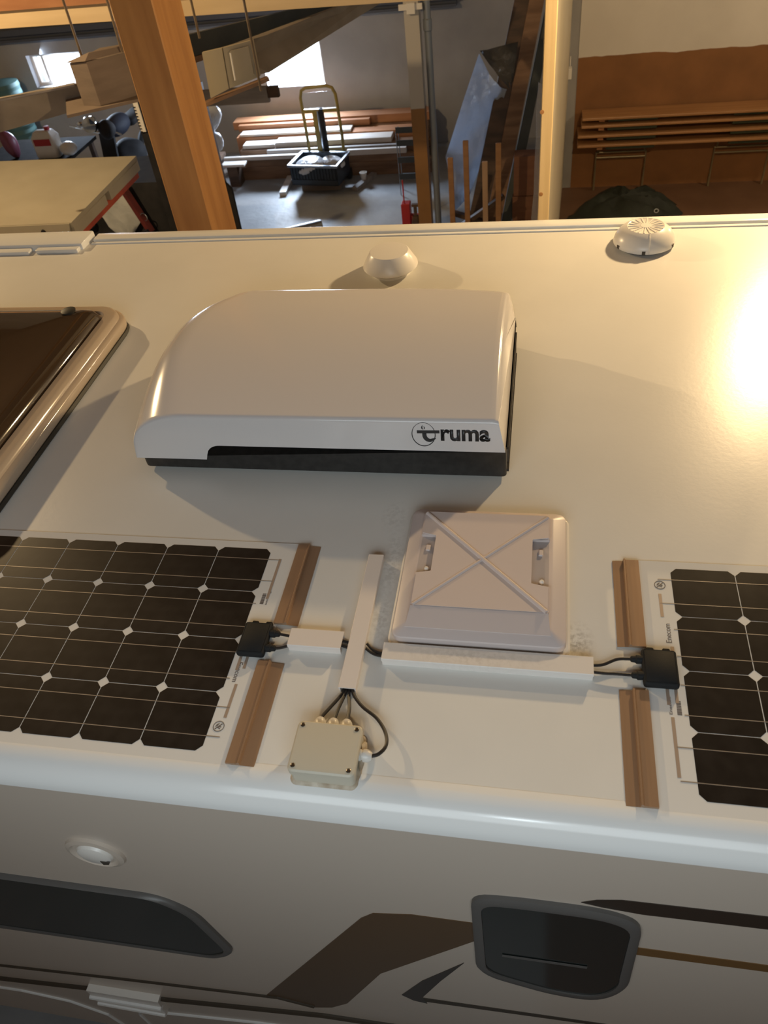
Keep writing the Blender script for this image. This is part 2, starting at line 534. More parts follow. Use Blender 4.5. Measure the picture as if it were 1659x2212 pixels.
def text_bm(body, O, X, Yv, width, height, bold=0.0, depth=0.0006):
    """built-in lettering fitted to width x height; O = lower-left corner, X / Yv = unit directions"""
    cu = bpy.data.curves.new('lettering', 'FONT')
    cu.body = body
    cu.size = 1.0
    cu.offset = bold
    cu.resolution_u = 3
    to = bpy.data.objects.new('lettering', cu)
    COL.objects.link(to)
    dg = bpy.context.evaluated_depsgraph_get()
    me = bpy.data.meshes.new_from_object(to.evaluated_get(dg))
    bpy.data.objects.remove(to)
    bpy.data.curves.remove(cu)
    bm = NB()
    bm.from_mesh(me)
    bpy.data.meshes.remove(me)
    xs = [v.co.x for v in bm.verts]
    ys = [v.co.y for v in bm.verts]
    ax, ay = min(xs), min(ys)
    sx, sy = width / (max(xs) - ax), height / (max(ys) - ay)
    O, X, Yv = Vector(O), Vector(X), Vector(Yv)
    nrm = X.cross(Yv).normalized()
    for v in bm.verts:
        v.co = O + X * ((v.co.x - ax) * sx) + Yv * ((v.co.y - ay) * sy)
    g = bmesh.ops.extrude_face_region(bm, geom=list(bm.faces))
    for v in g['geom']:
        if isinstance(v, bmesh.types.BMVert):
            v.co += nrm * depth
    return bm

def ring_bm(c, X, Yv, rx, ry, r, n=32):
    X, Yv, c = Vector(X), Vector(Yv), Vector(c)
    return tube(NB(), [c + X * rx * math.cos(2 * math.pi * k / n) + Yv * ry * math.sin(2 * math.pi * k / n) for k in range(n)], r, 6, True)

def crumple(pts_grid, amp, seed):
    """grid of points displaced by cheap value noise"""
    rnd = random.Random(seed)
    for row in pts_grid:
        for p in row:
            p += Vector((rnd.uniform(-1, 1), rnd.uniform(-1, 1), rnd.uniform(-1, 1))) * amp
    return pts_grid

def grid_bm(G, thick=None):
    bm = NB()
    V = [[bm.verts.new(p) for p in row] for row in G]
    for i in range(len(V) - 1):
        for j in range(len(V[0]) - 1):
            bm.faces.new((V[i][j], V[i][j + 1], V[i + 1][j + 1], V[i + 1][j]))
    if thick:
        t = Vector(thick)
        W2 = [[bm.verts.new(Vector(p) + t) for p in row] for row in G]
        for i in range(len(V) - 1):
            for j in range(len(V[0]) - 1):
                bm.faces.new((W2[i][j], W2[i + 1][j], W2[i + 1][j + 1], W2[i][j + 1]))
        n, m_ = len(V), len(V[0])
        bd = [(i, 0) for i in range(n)] + [(n - 1, j) for j in range(1, m_)] + [(i, m_ - 1) for i in range(n - 2, -1, -1)] + [(0, j) for j in range(m_ - 2, 0, -1)]
        for a, b in zip(bd, bd[1:] + bd[:1]):
            bm.faces.new((V[a[0]][a[1]], V[b[0]][b[1]], W2[b[0]][b[1]], W2[a[0]][a[1]]))
    return bm

def blob(c, r, seed, amp=0.25, sub=3):
    bm = NB()
    bmesh.ops.create_icosphere(bm, subdivisions=sub, radius=1.0)
    rnd = random.Random(seed)
    dirs = [Vector((rnd.gauss(0, 1), rnd.gauss(0, 1), rnd.gauss(0, 1))).normalized() for _ in range(14)]
    am = [rnd.uniform(-1, 1) for _ in dirs]
    for v in bm.verts:
        k = 1 + amp * sum(a * max(0, v.co.dot(d)) ** 6 for a, d in zip(am, dirs))
        v.co = Vector(c) + Vector((v.co.x * r[0], v.co.y * r[1], v.co.z * r[2])) * k
    return bm

FL = -2.75
# ---------------------------------------------------------------- the barn
obj('floor', BX(-9, 6, -4.6, 10.9, FL - 0.1, FL), M['floor'], kind='structure')
CZ = 4.6
bm = NB()
bx(bm, -9, -6.66, 10.5, 10.8, FL, CZ)
bx(bm, -6.66, -5.82, 10.5, 10.8, FL, -1.70)
bx(bm, -6.66, -5.82, 10.5, 10.8, -1.28, CZ)
bx(bm, -5.82, -3.14, 10.5, 10.8, FL, CZ)
bx(bm, -3.14, -2.31, 10.5, 10.8, FL, -1.905)
bx(bm, -3.14, -2.31, 10.5, 10.8, -1.32, CZ)
bx(bm, -2.31, 1.1, 10.5, 10.8, FL, CZ)
obj('wall_back', bm, M['plaster'], kind='structure')
obj('wall_right', BX(1.04, 6, 8.755, 8.95, FL, CZ), M['wall_r'], kind='structure')
bm = slab(NB(), [(0.732, 3.36, FL), (0.942, 8.76, FL), (0.852, 8.76, FL), (0.712, 3.36, FL)], (0, 0, CZ - FL))
obj('wall_partition', bm, M['cream'], kind='structure')
obj('wall_return', BX(0.87, 1.04, 8.76, 10.5, FL, CZ), M['plaster'], kind='structure')
obj('wall_left', BX(-9.2, -9, -4.6, 10.9, FL, CZ), M['plaster'], kind='structure')
obj('wall_east', BX(6, 6.2, -4.6, 10.9, FL, CZ), M['plaster'], kind='structure')
obj('wall_front', BX(-9, 6, -4.8, -4.6, FL, CZ), M['ceil'], kind='structure')
obj('ceiling', BX(-9.2, 6.2, -4.8, 10.9, CZ, CZ + 0.1), M['ceil'], kind='structure')

def window(n, x0, x1, z0, z1):
    fr = NB()
    for a in ((x0, x0 + 0.04, z0, z1), (x1 - 0.04, x1, z0, z1), (x0 + 0.04, x1 - 0.04, z0, z0 + 0.04), (x0 + 0.04, x1 - 0.04, z1 - 0.04, z1)):
        bx(fr, a[0], a[1], 10.60, 10.65, a[2], a[3])
    f = obj('window_%d' % n, fr, M['pale_wood'], kind='structure', at=(x0, 10.6, z0))
    f2 = obj('pane', BX(x0 + 0.04, x1 - 0.04, 10.622, 10.628, z0 + 0.04, z1 - 0.04), M['pane'], f)
    return f
w1 = window(1, -6.66, -5.82, -1.70, -1.28)
obj('mullion', BX(-6.50, -6.46, 10.605, 10.645, -1.66, -1.32), M['pale_wood'], w1)
w2 = window(2, -3.14, -2.31, -1.905, -1.32)
obj('steel_beam', bx(bx(BX(-7.2, -0.45, 10.36, 10.5, -1.0, -0.93), -7.2, -0.45, 10.42, 10.5, -1.05, -1.0), -7.2, -0.45, 10.38, 10.5, -1.08, -1.05), M['steel_beam'], at=(-3.8, 10.4, -1.08),
    label='dark steel beam running along the back wall above both windows', cat='beam')

# ---------------------------------------------------------------- posts and beams
t = thing('timber_post', 'thick orange brown timber post standing behind the camper on the left', 'post', (-1.31, 3.37, FL))
obj('post_shaft', BX(-1.432, -1.205, 3.2, 3.56, FL, CZ, 0.006, 1), M['post'], t)
t = thing('ceiling_joist', 'broad yellow pine joist crossing the top left of the barn behind the post', 'beam', (-1.8, 5.57, 0.02))
obj('joist_timber', slab(NB(), [(-5.4, 5.5, 0.060), (0.62, 5.5, -0.027), (0.62, 5.5, 0.110), (-5.4, 5.5, 0.172)], (0, 0.18, 0)), M['beam'], t)
t = thing('wall_plate', 'reddish brown timber lying on top of the yellow joist', 'beam', (-2, 5.57, 0.146))
obj('plate_timber', slab(NB(), [(-5.4, 5.47, 0.174), (0.62, 5.47, 0.112), (0.62, 5.47, 0.30), (-5.4, 5.47, 0.36)], (0, 0.19, 0)), M['red_wood'], t)
t = thing('stud_post', 'slim pale pine stud standing upright beside the cream partition', 'post', (0.72, 3.33, FL))
obj('stud_timber', BX(0.688, 0.748, 3.28, 3.36, FL, CZ, 0.004, 1), M['stud'], t)
for z in (-0.10, -0.52):
    obj('knot', lathe(NB(), (0.692 + (0.01 if z < -0.3 else 0), 3.281, z), [(0, -0.003), (0.011, -0.002), (0.012, 0.002)], 10, 'y'), M['post'], t)
G = []
for i in range(15):
    z = 0.0 - i * 0.14
    wv = 0.012 * math.sin(i * 1.3) + 0.02 * (1 if 2 < i < 6 else 0)
    G.append([Vector((0.69 - 0.022 - wv * 0.7, 3.42 + 0.01 * math.sin(i), z)), Vector((0.678, 3.40, z)), Vector((0.70, 3.375, z))])
obj('plastic_sheet', grid_bm(G, (0, 0.002, 0)), M['film'], smooth=True, at=(0.67, 3.4, -2.0), label='wrinkled strip of clear plastic hanging along the pine stud', cat='plastic sheet')
t = thing('painted_post', 'square barn post painted white above and orange brown below', 'post', (-0.6, 7.67, FL))
obj('post_shaft', BX(-0.675, -0.53, 7.6, 7.745, FL, CZ), M['post_paint'], t)
obj('bracket', bx(BX(-0.72, -0.49, 7.58, 7.6, -0.5, -0.45), -0.64, -0.56, 7.56, 7.6, -0.53, -0.44), M['white_pl'], t)
obj('drain_pipe', lathe(lathe(NB(), (-0.455, 7.64, FL), [(0.036, 0), (0.036, 2.05)], 14), (-0.455, 7.64, FL + 2.05), [(0.036, 0), (0.044, 0.01), (0.044, 0.1), (0.036, 0.11), (0.034, 0.4)], 14), M['galv'], smooth=True, at=(-0.455, 7.64, FL),
    label='grey galvanised pipe standing right beside the painted post', cat='pipe')

# ---------------------------------------------------------------- hanging rack with boards
RODS = [((-2.242, 4.2, 2.3), (-2.234, 4.2, 0.06), 'thin hanging rod farthest left, ending above the cardboard box'),
        ((-1.93, 4.2, 2.3), (-1.95, 4.2, 0.10), 'thin hanging rod right along the left edge of the thick post'),
        ((-1.478, 4.4, 2.3), (-1.494, 4.4, 0.10), 'thin rusty rod hanging just right of the thick post'),
        ((-1.13, 4.38, 2.3), (-1.147, 4.38, -0.225), 'long thin rusty rod hanging in front of the stored cream panels')]
for p0, p1, lb in RODS:
    obj('hanging_rod', tube(NB(), [p0, p1], 0.0085, 8), M['rod'], at=p1, label=lb, cat='rod', group='rods holding the hanging rack')
obj('slate_panel', slab(NB(), [(-1.70, 4.6, 0.08), (-0.86, 7, -0.20), (-0.871, 7, -0.26), (-1.741, 4.6, -0.06)], (0.03, -0.01, 0)), M['slate'], at=(-1.74, 4.6, -0.06),
    label='dark slate grey board stored high on the hanging rack', cat='board')
obj('batten', bar(NB(), (-1.741, 4.58, -0.078), (-0.871, 6.98, -0.28), 0.06, 0.036), M['brown_wood'], at=(-1.74, 4.6, -0.1), label='brown batten under the dark slate board of the rack', cat='batten')
obj('fibre_panel', slab(NB(), [(-1.50, 4.62, -0.02), (-1.232, 4.9, -0.02), (-0.778, 7, -0.2), (-0.788, 7.02, -0.301), (-1.263, 4.92, -0.255), (-1.50, 4.55, -0.21)], (0.025, -0.012, 0)), M['fibre'], at=(-1.3, 4.9, -0.27),
    label='large grey brown fibre board slanting across the window below the rack', cat='board')
t = thing('cabinet_door', 'cream panelled door leaf stored on the rack beside the thick post', 'door leaf', (-1.4, 4.3, -0.23), 'cream door leaves on the rack')
obj('leaf', slab(NB(), [(-1.462, 4.3, 0.04), (-1.335, 4.33, 0.05), (-1.348, 4.33, -0.187), (-1.475, 4.3, -0.228)], (0, 0.03, 0)), M['panel_cream'], t)
t = thing('cabinet_door', 'cream panelled door leaf with raised centre, right one of two on the rack', 'door leaf', (-1.25, 4.35, -0.19), 'cream door leaves on the rack')
obj('leaf', slab(NB(), [(-1.328, 4.335, 0.05), (-1.146, 4.4, 0.066), (-1.146, 4.4, -0.146), (-1.341, 4.335, -0.186)], (0, 0.03, 0)), M['panel_cream'], t)
obj('raised_panel', slab(NB(), [(-1.285, 4.34, 0.03), (-1.17, 4.38, 0.04), (-1.17, 4.38, -0.12), (-1.292, 4.34, -0.145)], (0, -0.008, 0)), M['panel_cream'], t)
obj('bead', tube(NB(), [(-1.285, 4.335, 0.02), (-1.292, 4.335, -0.14)], 0.006, 6), M['white_pl'], t)
obj('rack_rail', bar(NB(), (-1.53, 4.3, -0.262), (-1.12, 4.5, -0.185), 0.05, 0.022), M['brown_wood'], at=(-1.5, 4.3, -0.25), label='brown rail carrying the cream door leaves', cat='rail')
obj('rack_board', slab(NB(), [(-2.95, 4.0, -0.07), (-2.412, 4.3, -0.083), (-1.98, 4.62, -0.132), (-1.98, 4.62, -0.249), (-2.518, 4.3, -0.251), (-3.05, 4.0, -0.287)], (0.03, -0.02, 0)), M['fibre'], at=(-2.5, 4.3, -0.27),
    label='wide grey brown board of the hanging rack at the left edge', cat='board')
obj('rack_edge', bar(NB(), (-3.0, 3.98, -0.085), (-2.40, 4.28, -0.085), 0.05, 0.012), M['grey_wood'], at=(-2.7, 4.1, -0.09), label='pale dusty ledge along the top of the left rack board', cat='ledge')
t = thing('cardboard_box', 'brown cardboard box set on the hanging rack left of the thick post', 'box', (-2.1, 4.2, -0.165))
bm = slab(NB(), [(-2.279, 4.1, 0.084), (-2.139, 4.06, 0.093), (-1.88, 4.28, 0.093), (-1.92, 4.5, 0.09), (-2.2, 4.4, 0.09)], (0, 0, -0.255))
obj('carton', bm, M['card'], t)
obj('flap', slab(NB(), [(-2.29, 4.09, 0.09), (-2.14, 4.05, 0.10), (-1.88, 4.27, 0.10), (-1.86, 4.30, 0.125), (-2.12, 4.09, 0.135)], (0, 0.006, 0.003)), M['card'], t)
obj('rack_shelf', bar(NB(), (-2.42, 4.12, -0.178), (-1.83, 4.42, -0.165), 0.42, 0.018), M['card'], at=(-2.1, 4.2, -0.18), label='thin brown shelf under the cardboard box on the rack', cat='shelf')
PL = [(-2.95, -2.155, -1.215, -1.065, 'dark brown board stored across behind the post, long one'), (-2.16, -2.04, -1.17, -1.07, 'short dark brown block at the end of the stored board')]
for x0, x1, z0, z1, lb in PL:
    obj('stored_board', BX(x0, x1, 7.5, 7.56, z0, z1), M['grey_wood'] if x1 < -2.1 else M['dk_wood'], at=(x0, 7.5, z0), label=lb, cat='board')
obj('board_stand', BX(-2.97, -2.89, 7.56, 7.62, FL, -1.0), M['dk_wood'], at=(-2.93, 7.6, FL), label='dark upright carrying the stored board, mostly behind the thick post', cat='stand')

# ---------------------------------------------------------------- timber pile by the back wall
PILE = [
 (-3.50, -0.80, 10.05, 10.36, FL, -2.55, 'brown_wood', 'heavy brown beam on the floor right against the back wall'),
 (-3.50, -0.85, 10.08, 10.36, -2.55, -2.325, 'brown_wood', 'thick brown beam carrying the orange board by the wall'),
 (-3.64, -0.83, 10.14, 10.36, -2.325, -2.222, 'red_wood', 'orange brown board topmost at the back of the timber pile'),
 (-3.54, -1.65, 10.06, 10.135, -2.325, -2.245, 'red_wood', 'reddish board lying in front of the topmost orange one'),
 (-3.45, -0.80, 9.80, 10.045, FL, -2.55, 'dk_wood', 'dark squared timber in the middle of the pile at floor level'),
 (-3.52, -0.99, 9.84, 10.05, -2.55, -2.33, 'red_wood', 'reddish brown timber in the middle layer of the pile'),
 (-3.47, -1.88, 9.86, 10.05, -2.33, -2.30, 'pale_wood', 'pale board lying upper left on the timber pile'),
 (-3.40, -0.80, 9.56, 9.795, FL, -2.56, 'dk_wood', 'dark squared timber in the front half of the pile on the floor'),
 (-3.40, -0.95, 9.56, 9.795, -2.56, -2.41, 'brown_wood', 'brown plank stack carrying the brightest white board'),
 (-2.90, -1.29, 9.62, 9.83, -2.41, -2.345, 'pale_wood', 'wide bright white board on top of the timber pile'),
 (-3.37, -2.91, 9.62, 9.80, -2.41, -2.362, 'pale_wood', 'short white board left of the bright wide one'),
 (-3.00, -1.09, 9.50, 9.555, -2.56, -2.40, 'grey_wood', 'grey white weathered board in front of the bright one'),
 (-3.40, -0.75, 9.42, 9.55, FL, -2.58, 'brown_wood', 'low brown timber at the very front of the pile'),
 (-3.31, -0.82, 9.43, 9.495, -2.58, -2.49, 'brown_wood', 'brown lath on the frontmost low timber'),
 (-3.58, -2.50, 9.36, 9.415, -2.47, -2.42, 'pale_wood', 'long thin white lath sticking out left of the pile'),
 (-3.26, -2.52, 9.425, 9.49, -2.49, -2.445, 'pale_wood', 'thin white lath left behind the crate'),
 (-1.87, -1.07, 9.43, 9.495, -2.49, -2.42, 'pale_wood', 'pale lath on the pile right of the yellow hand truck'),
 (-3.57, -3.24, 9.18, 9.355, -2.48, -2.45, 'pale_wood', 'short pale board end at the left front of the pile'),
]
for x0, x1, y0, y1, z0, z1, m, lb in PILE:
    obj('stored_plank', BX(x0, x1, y0, y1, z0, z1, 0.004, 1), M[m], at=((x0 + x1) / 2, y0, z0), label=lb, cat='plank', group='timber piled by the back wall')
obj('floor_support', BX(-3.50, -3.36, 9.2, 9.40, FL, -2.48), M['dk_wood'], at=(-3.4, 9.3, FL), label='dark block under the short pale board ends', cat='block')
obj('loose_board', bar(NB(), (-3.79, 9.45, -2.73), (-3.60, 10.2, -2.73), 0.10, 0.035), M['pale_wood'], at=(-3.7, 9.6, FL), label='pale board on the floor at the left end of the pile', cat='plank')
obj('loose_board', bar(NB(), (-3.60, 9.0, -2.73), (-3.53, 9.17, -2.71), 0.12, 0.035), M['pale_wood'], at=(-3.55, 9.1, FL), label='short light board on the floor nearest the thick post', cat='plank')
obj('loose_board', bar(NB(), (-2.66, 8.84, -2.725), (-2.69, 9.40, -2.725), 0.09, 0.05), M['pale_wood'], at=(-2.67, 9.1, FL), label='white batten on the concrete left of the black crate', cat='plank')
obj('loose_board', bar(NB(), (-1.70, 8.9, -2.725), (-1.52, 9.38, -2.725), 0.08, 0.05), M['grey_wood'], at=(-1.6, 9.1, FL), label='grey batten on the concrete right of the black crate', cat='plank')
obj('metal_bar', lathe(NB(), (0, 0, 0), [(0.0, 0), (0.05, 0.0), (0.055, 0.02), (0.05, 0.5), (0.0, 0.51)], 14), M['galv'], smooth=True)
_o = bpy.data.objects['metal_bar']
_o.data.transform(Matrix.Translation((0, 0, -ZO)))
_o.data.transform(Matrix.Diagonal((1.3, 1.0, 1, 1)))
_o.rotation_euler = Vector((-0.46, -0.22, 0)).to_track_quat('Z', 'Y').to_euler()
_o.location = (-1.9, 7.83, FL + 0.056 + ZO)
_o['label'] = 'bluish silver metal tube lying on the concrete floor'
_o['category'] = 'tube'

# hand truck with the crate
t = thing('hand_truck', 'worn yellow lift truck with tall looped frame behind the crate', 'hand truck', (-2.1, 9.3, FL))
yf = 9.34
lp = [(-2.345, yf, -2.60), (-2.355, yf, -1.72), (-2.33, yf, -1.64), (-2.27, yf, -1.612), (-2.0, yf, -1.60), (-1.93, yf, -1.625), (-1.895, yf, -1.70), (-1.885, yf + 0.02, -2.2), (-1.90, yf + 0.03, -2.66)]
obj('loop_frame', tube(NB(), lp, 0.021, 8), M['yellow'], t, True)
obj('guard', slab(NB(), [(-2.33, yf - 0.012, -1.665), (-1.905, yf - 0.012, -1.655), (-1.89, yf - 0.012, -1.84), (-2.34, yf - 0.012, -1.845)], (0, 0.004, 0)), M['film'], t)
obj('mast', BX(-2.225, -2.165, yf - 0.03, yf + 0.03, -2.62, -1.87), M['yellow'], t)
obj('mast', BX(-2.135, -2.085, yf - 0.03, yf + 0.03, -2.62, -1.86), M['dk_body'], t)
obj('lift_rod', lathe(NB(), (-2.15, yf - 0.02, -2.6), [(0.016, 0), (0.016, 0.72)], 10), M['chrome'], t)
obj('crossbar', BX(-2.35, -1.89, yf - 0.02, yf + 0.02, -1.90, -1.86), M['yellow'], t)
obj('crossbar', BX(-2.36, -1.89, yf - 0.02, yf + 0.02, -2.46, -2.41), M['yellow'], t)
obj('base_bar', BX(-2.40, -1.85, yf - 0.05, yf + 0.04, -2.68, -2.60), M['dk_body'], t)
for x in (-2.40, -1.84):
    obj('wheel', lathe(NB(), (x - 0.02, yf, -2.68), [(0.02, 0), (0.07, 0.0), (0.07, 0.04), (0.02, 0.04)], 16, 'x'), M['tyre'], t, True)
    obj('fork', BX(x + (0.08 if x < -2 else -0.2), x + (0.2 if x < -2 else -0.08), 8.92, yf - 0.05, -2.66, -2.62), M['dk_body'], t)
obj('carton_base', BX(-2.42, -1.90, 8.95, 9.22, -2.745, -2.67), M['card'], at=(-2.15, 9.05, FL), label='flat brown carton on the floor under the crate', cat='carton')
t = thing('crate', 'black slatted plastic crate holding white bags on the hand truck', 'crate', (-2.15, 9.0, -2.615))
Rm = Matrix.Translation((-2.15, 9.02, 0)) @ Matrix.Rotation(math.radians(-9), 4, 'Z')
hx, hy = 0.325, 0.225
bm = NB()
for a in ((-hx, hx, -hy, -hy + 0.015), (-hx, hx, hy - 0.015, hy), (-hx, -hx + 0.015, -hy, hy), (hx - 0.015, hx, -hy, hy)):
    bx(bm, a[0], a[1], a[2], a[3], -2.615, -2.36, M4=Rm)
bx(bm, -hx, hx, -hy, hy, -2.615, -2.60, M4=Rm)
obj('tub', bm, M['crate'], t)
bm = NB()
for a in ((-hx - 0.02, hx + 0.02, -hy - 0.02, -hy), (-hx - 0.02, hx + 0.02, hy, hy + 0.02), (-hx - 0.02, -hx, -hy, hy), (hx, hx + 0.02, -hy, hy)):
    bx(bm, a[0], a[1], a[2], a[3], -2.385, -2.355, M4=Rm)
obj('rim', bm, M['galv'], t)
bm = NB()
for k in range(15):
    x = -hx + 0.03 + k * (2 * hx - 0.06) / 14
    bx(bm, x - 0.006, x + 0.006, -hy - 0.01, -hy, -2.54, -2.385, M4=Rm)
bx(bm, -hx, hx, -hy - 0.014, -hy, -2.56, -2.54, M4=Rm)
o = obj('ribs', bm, M['crate'], t, kind='stuff')
bm = blob((-2.25, 9.0, -2.41), (0.2, 0.17, 0.07), 3, 0.5)
obj('plastic_bag', bm, M['bag'], smooth=True, at=(-2.25, 9.0, -2.48), label='crumpled white plastic bag filling the left of the crate', cat='bag', group='bags in the crate')
bm = blob((-1.98, 8.99, -2.40), (0.14, 0.16, 0.09), 5, 0.6)
obj('plastic_bag', bm, M['bag'], smooth=True, at=(-1.98, 9.0, -2.48), label='white plastic bag with a tip standing up at the right of the crate', cat='bag', group='bags in the crate')
obj('white_cup', lathe(NB(), (-1.62, 9.16, -2.70), [(0.03, 0), (0.05, 0.09), (0.045, 0.09), (0.03, 0.01)], 14), M['white_pl'], smooth=True, at=(-1.62, 9.16, -2.70), label='small white cup on the grey batten right of the crate', cat='cup')
# bags by the post
for c, r, sd, lb in (((-3.40, 8.62, -1.66), (0.15, 0.14, 0.19), 11, 'white plastic sack, upper one of two by the thick post'), ((-3.43, 8.6, -1.98), (0.13, 0.12, 0.12), 12, 'white plastic sack, lower one of two by the thick post')):
    obj('plastic_sack', blob(c, r, sd, 0.45), M['bag'], smooth=True, at=(c[0], c[1], c[2] - r[2]), label=lb, cat='sack', group='sacks by the thick post')
obj('wooden_stand', bx(BX(-3.62, -3.28, 8.5, 8.75, -2.16, -2.12), -3.56, -3.34, 8.55, 8.7, FL, -2.16), M['brown_wood'], at=(-3.45, 8.6, FL), label='brown wooden stand under the two white sacks', cat='stand')
obj('dark_screen', slab(NB(), [(-2.40, 6.0, -1.38), (-2.254, 6, -1.422), (-2.185, 6, -1.511), (-2.20, 6, FL), (-2.45, 6, FL)], (0, 0.04, 0)), M['dk_body'], at=(-2.3, 6, FL), label='black board with a cut corner standing right behind the thick post', cat='board')
# red jack and stands
t = thing('trolley_jack', 'red jack with thin upright handle standing on the bright concrete', 'jack', (-0.85, 7.85, FL))
obj('jack_body', bx(BX(-0.905, -0.80, 7.78, 7.90, FL, -2.47, 0.008, 1), -0.80, -0.72, 7.80, 7.88, FL, -2.62), M['red'], t)
obj('jack_handle', tube(NB(), [(-0.868, 7.82, -2.48), (-0.875, 7.86, -2.22)], 0.008, 8), M['red'], t)
t = thing('axle_stand', 'dark brown axle stand beside the red jack', 'stand', (-0.73, 7.72, FL))
obj('stand_legs', loft(NB(), [rrect(-0.79, -0.67, 7.66, 7.78, 0.02, FL, 2), rrect(-0.765, -0.695, 7.69, 7.75, 0.01, -2.58, 2)]), M['dk_wood'], t)
obj('stand_post', bx(BX(-0.745, -0.71, 7.705, 7.735, -2.58, -2.47), -0.765, -0.69, 7.70, 7.74, -2.47, -2.44), M['dk_wood'], t)
t = thing('wire_rack', 'faint grey wire basket tower standing in front of the painted post', 'rack', (-0.86, 8.7, FL))
bm = NB()
for x in (-1.06, -0.80):
    for y in (8.72, 8.9):
        tube(bm, [(x, y, FL), (x, y, -1.98)], 0.006, 5)
obj('rack_frame', bm, M['galv'], t)
for z in (-2.55, -2.35, -2.15, -2.0):
    obj('basket', bx(BX(-1.06, -0.80, 8.72, 8.9, z, z + 0.006), -1.06, -0.80, 8.715, 8.72, z, z + 0.07), M['slate'], t)

# foil, slats and leaning boards in front of the partition
def lerp(a, b, t):
    return Vector(a) * (1 - t) + Vector(b) * t
def poly_at(P, t):
    k = t * (len(P) - 1)
    i = min(int(k), len(P) - 2)
    return lerp(P[i], P[i + 1], k - i)
LFT = [(-0.003, 8.2, -1.068), (-0.188, 8.2, -1.532), (-0.41, 8.2, -2.116), (-0.328, 8.2, -2.746)]
RGT = [(0.289, 8.2, -1.42), (0.19, 8.2, -1.719), (0.031, 8.2, -2.135), (-0.157, 8.2, -2.61)]
rnd = random.Random(21)
G = []
for i in range(22):
    a, b = poly_at(LFT, i / 21), poly_at(RGT, i / 21)
    row = []
    for j in range(11):
        u = j / 10
        p = lerp(a, b, u)
        if i == 0:
            p.z -= 0.10 * math.sin(math.pi * u)
        p.y += 0.03 * math.sin(5 * u + 0.5 * i) + rnd.uniform(-0.014, 0.014)
        row.append(p)
    G.append(row)
t = thing('silver_film', 'large crinkled silvery plastic sheet standing behind the wooden slats', 'film', (-0.1, 8.2, FL))
obj('sheet', grid_bm(G, (0, 0.006, 0)), M['foil'], t, True, sharp=60)
G = []
for i in range(7):
    a, b = lerp((0.0, 8.24, -1.06), (0.30, 8.24, -1.44), i / 6), lerp((0.40, 8.26, -1.0), (0.34, 8.25, -1.42), i / 6)
    G.append([lerp(a, b, j / 5) + Vector((0, rnd.uniform(-0.02, 0.02), 0)) for j in range(6)])
obj('loose_fold', grid_bm(G, (0, 0.006, 0)), M['film_dark'], t, True, sharp=60)
SL = [(-0.276, -1.869, 'leftmost short wooden slat in front of the silver film'), (-0.108, -1.702, 'tallest wooden slat in front of the silver film'), (0.092, -1.924, 'pale wooden slat right of the silver film, third from the left'), (0.235, -1.742, 'rightmost brown wooden slat in front of the leaning boards')]
t = thing('slat_rack', 'rack of four upright wooden slats joined by dark diagonal rails before the silver film', 'rack', (0, 7.5, FL))
for k, (x, z, lb) in enumerate(SL):
    obj('wooden_slat', BX(x - 0.028, x + 0.03, 7.5, 7.53, FL, z, 0.003, 1), M['bench_wood'] if k != 2 else M['slat_pale'], t)
obj('diagonal_rail', bar(NB(), (-0.30, 7.555, -2.72), (0.29, 7.555, -2.32), 0.045, 0.07, (0, 1, 0)), M['dk_wood'], t)
obj('diagonal_rail', bar(NB(), (-0.30, 7.60, -2.50), (0.29, 7.60, -2.70), 0.045, 0.07, (0, 1, 0)), M['dk_wood'], t)
LB = [((-0.14, 7.72, FL), (0.06, 7.72, FL), (0.52, 8.55, -0.62), (0.36, 8.55, -0.62), 'dk_wood', 'dark brown board leaning beside the silver film'),
      ((0.065, 7.70, FL), (0.24, 7.70, FL), (0.69, 8.58, -0.5), (0.54, 8.58, -0.5), 'brown_wood', 'reddish brown board leaning in the middle of the leaning boards'),
      ((0.245, 7.70, FL), (0.36, 7.70, FL), (0.80, 8.60, -0.6), (0.70, 8.60, -0.6), 'slate', 'bluish dark board leaning nearest the partition')]
for a, b, c, d, m, lb in LB:
    obj('leaning_board', slab(NB(), [a, b, c, d], (0, 0.035, 0.01)), M[m], at=a, label=lb, cat='board', group='boards leaning by the partition')
t = thing('brown_carton', 'tall reddish brown carton with a seam beside the pine stud', 'carton', (0.55, 7.85, FL))
obj('carton', BX(0.39, 0.74, 7.75, 7.95, -2.405, -1.98), M['card_red'], t)
obj('carton', BX(0.38, 0.745, 7.74, 7.96, FL, -2.412), M['card_red'], t)

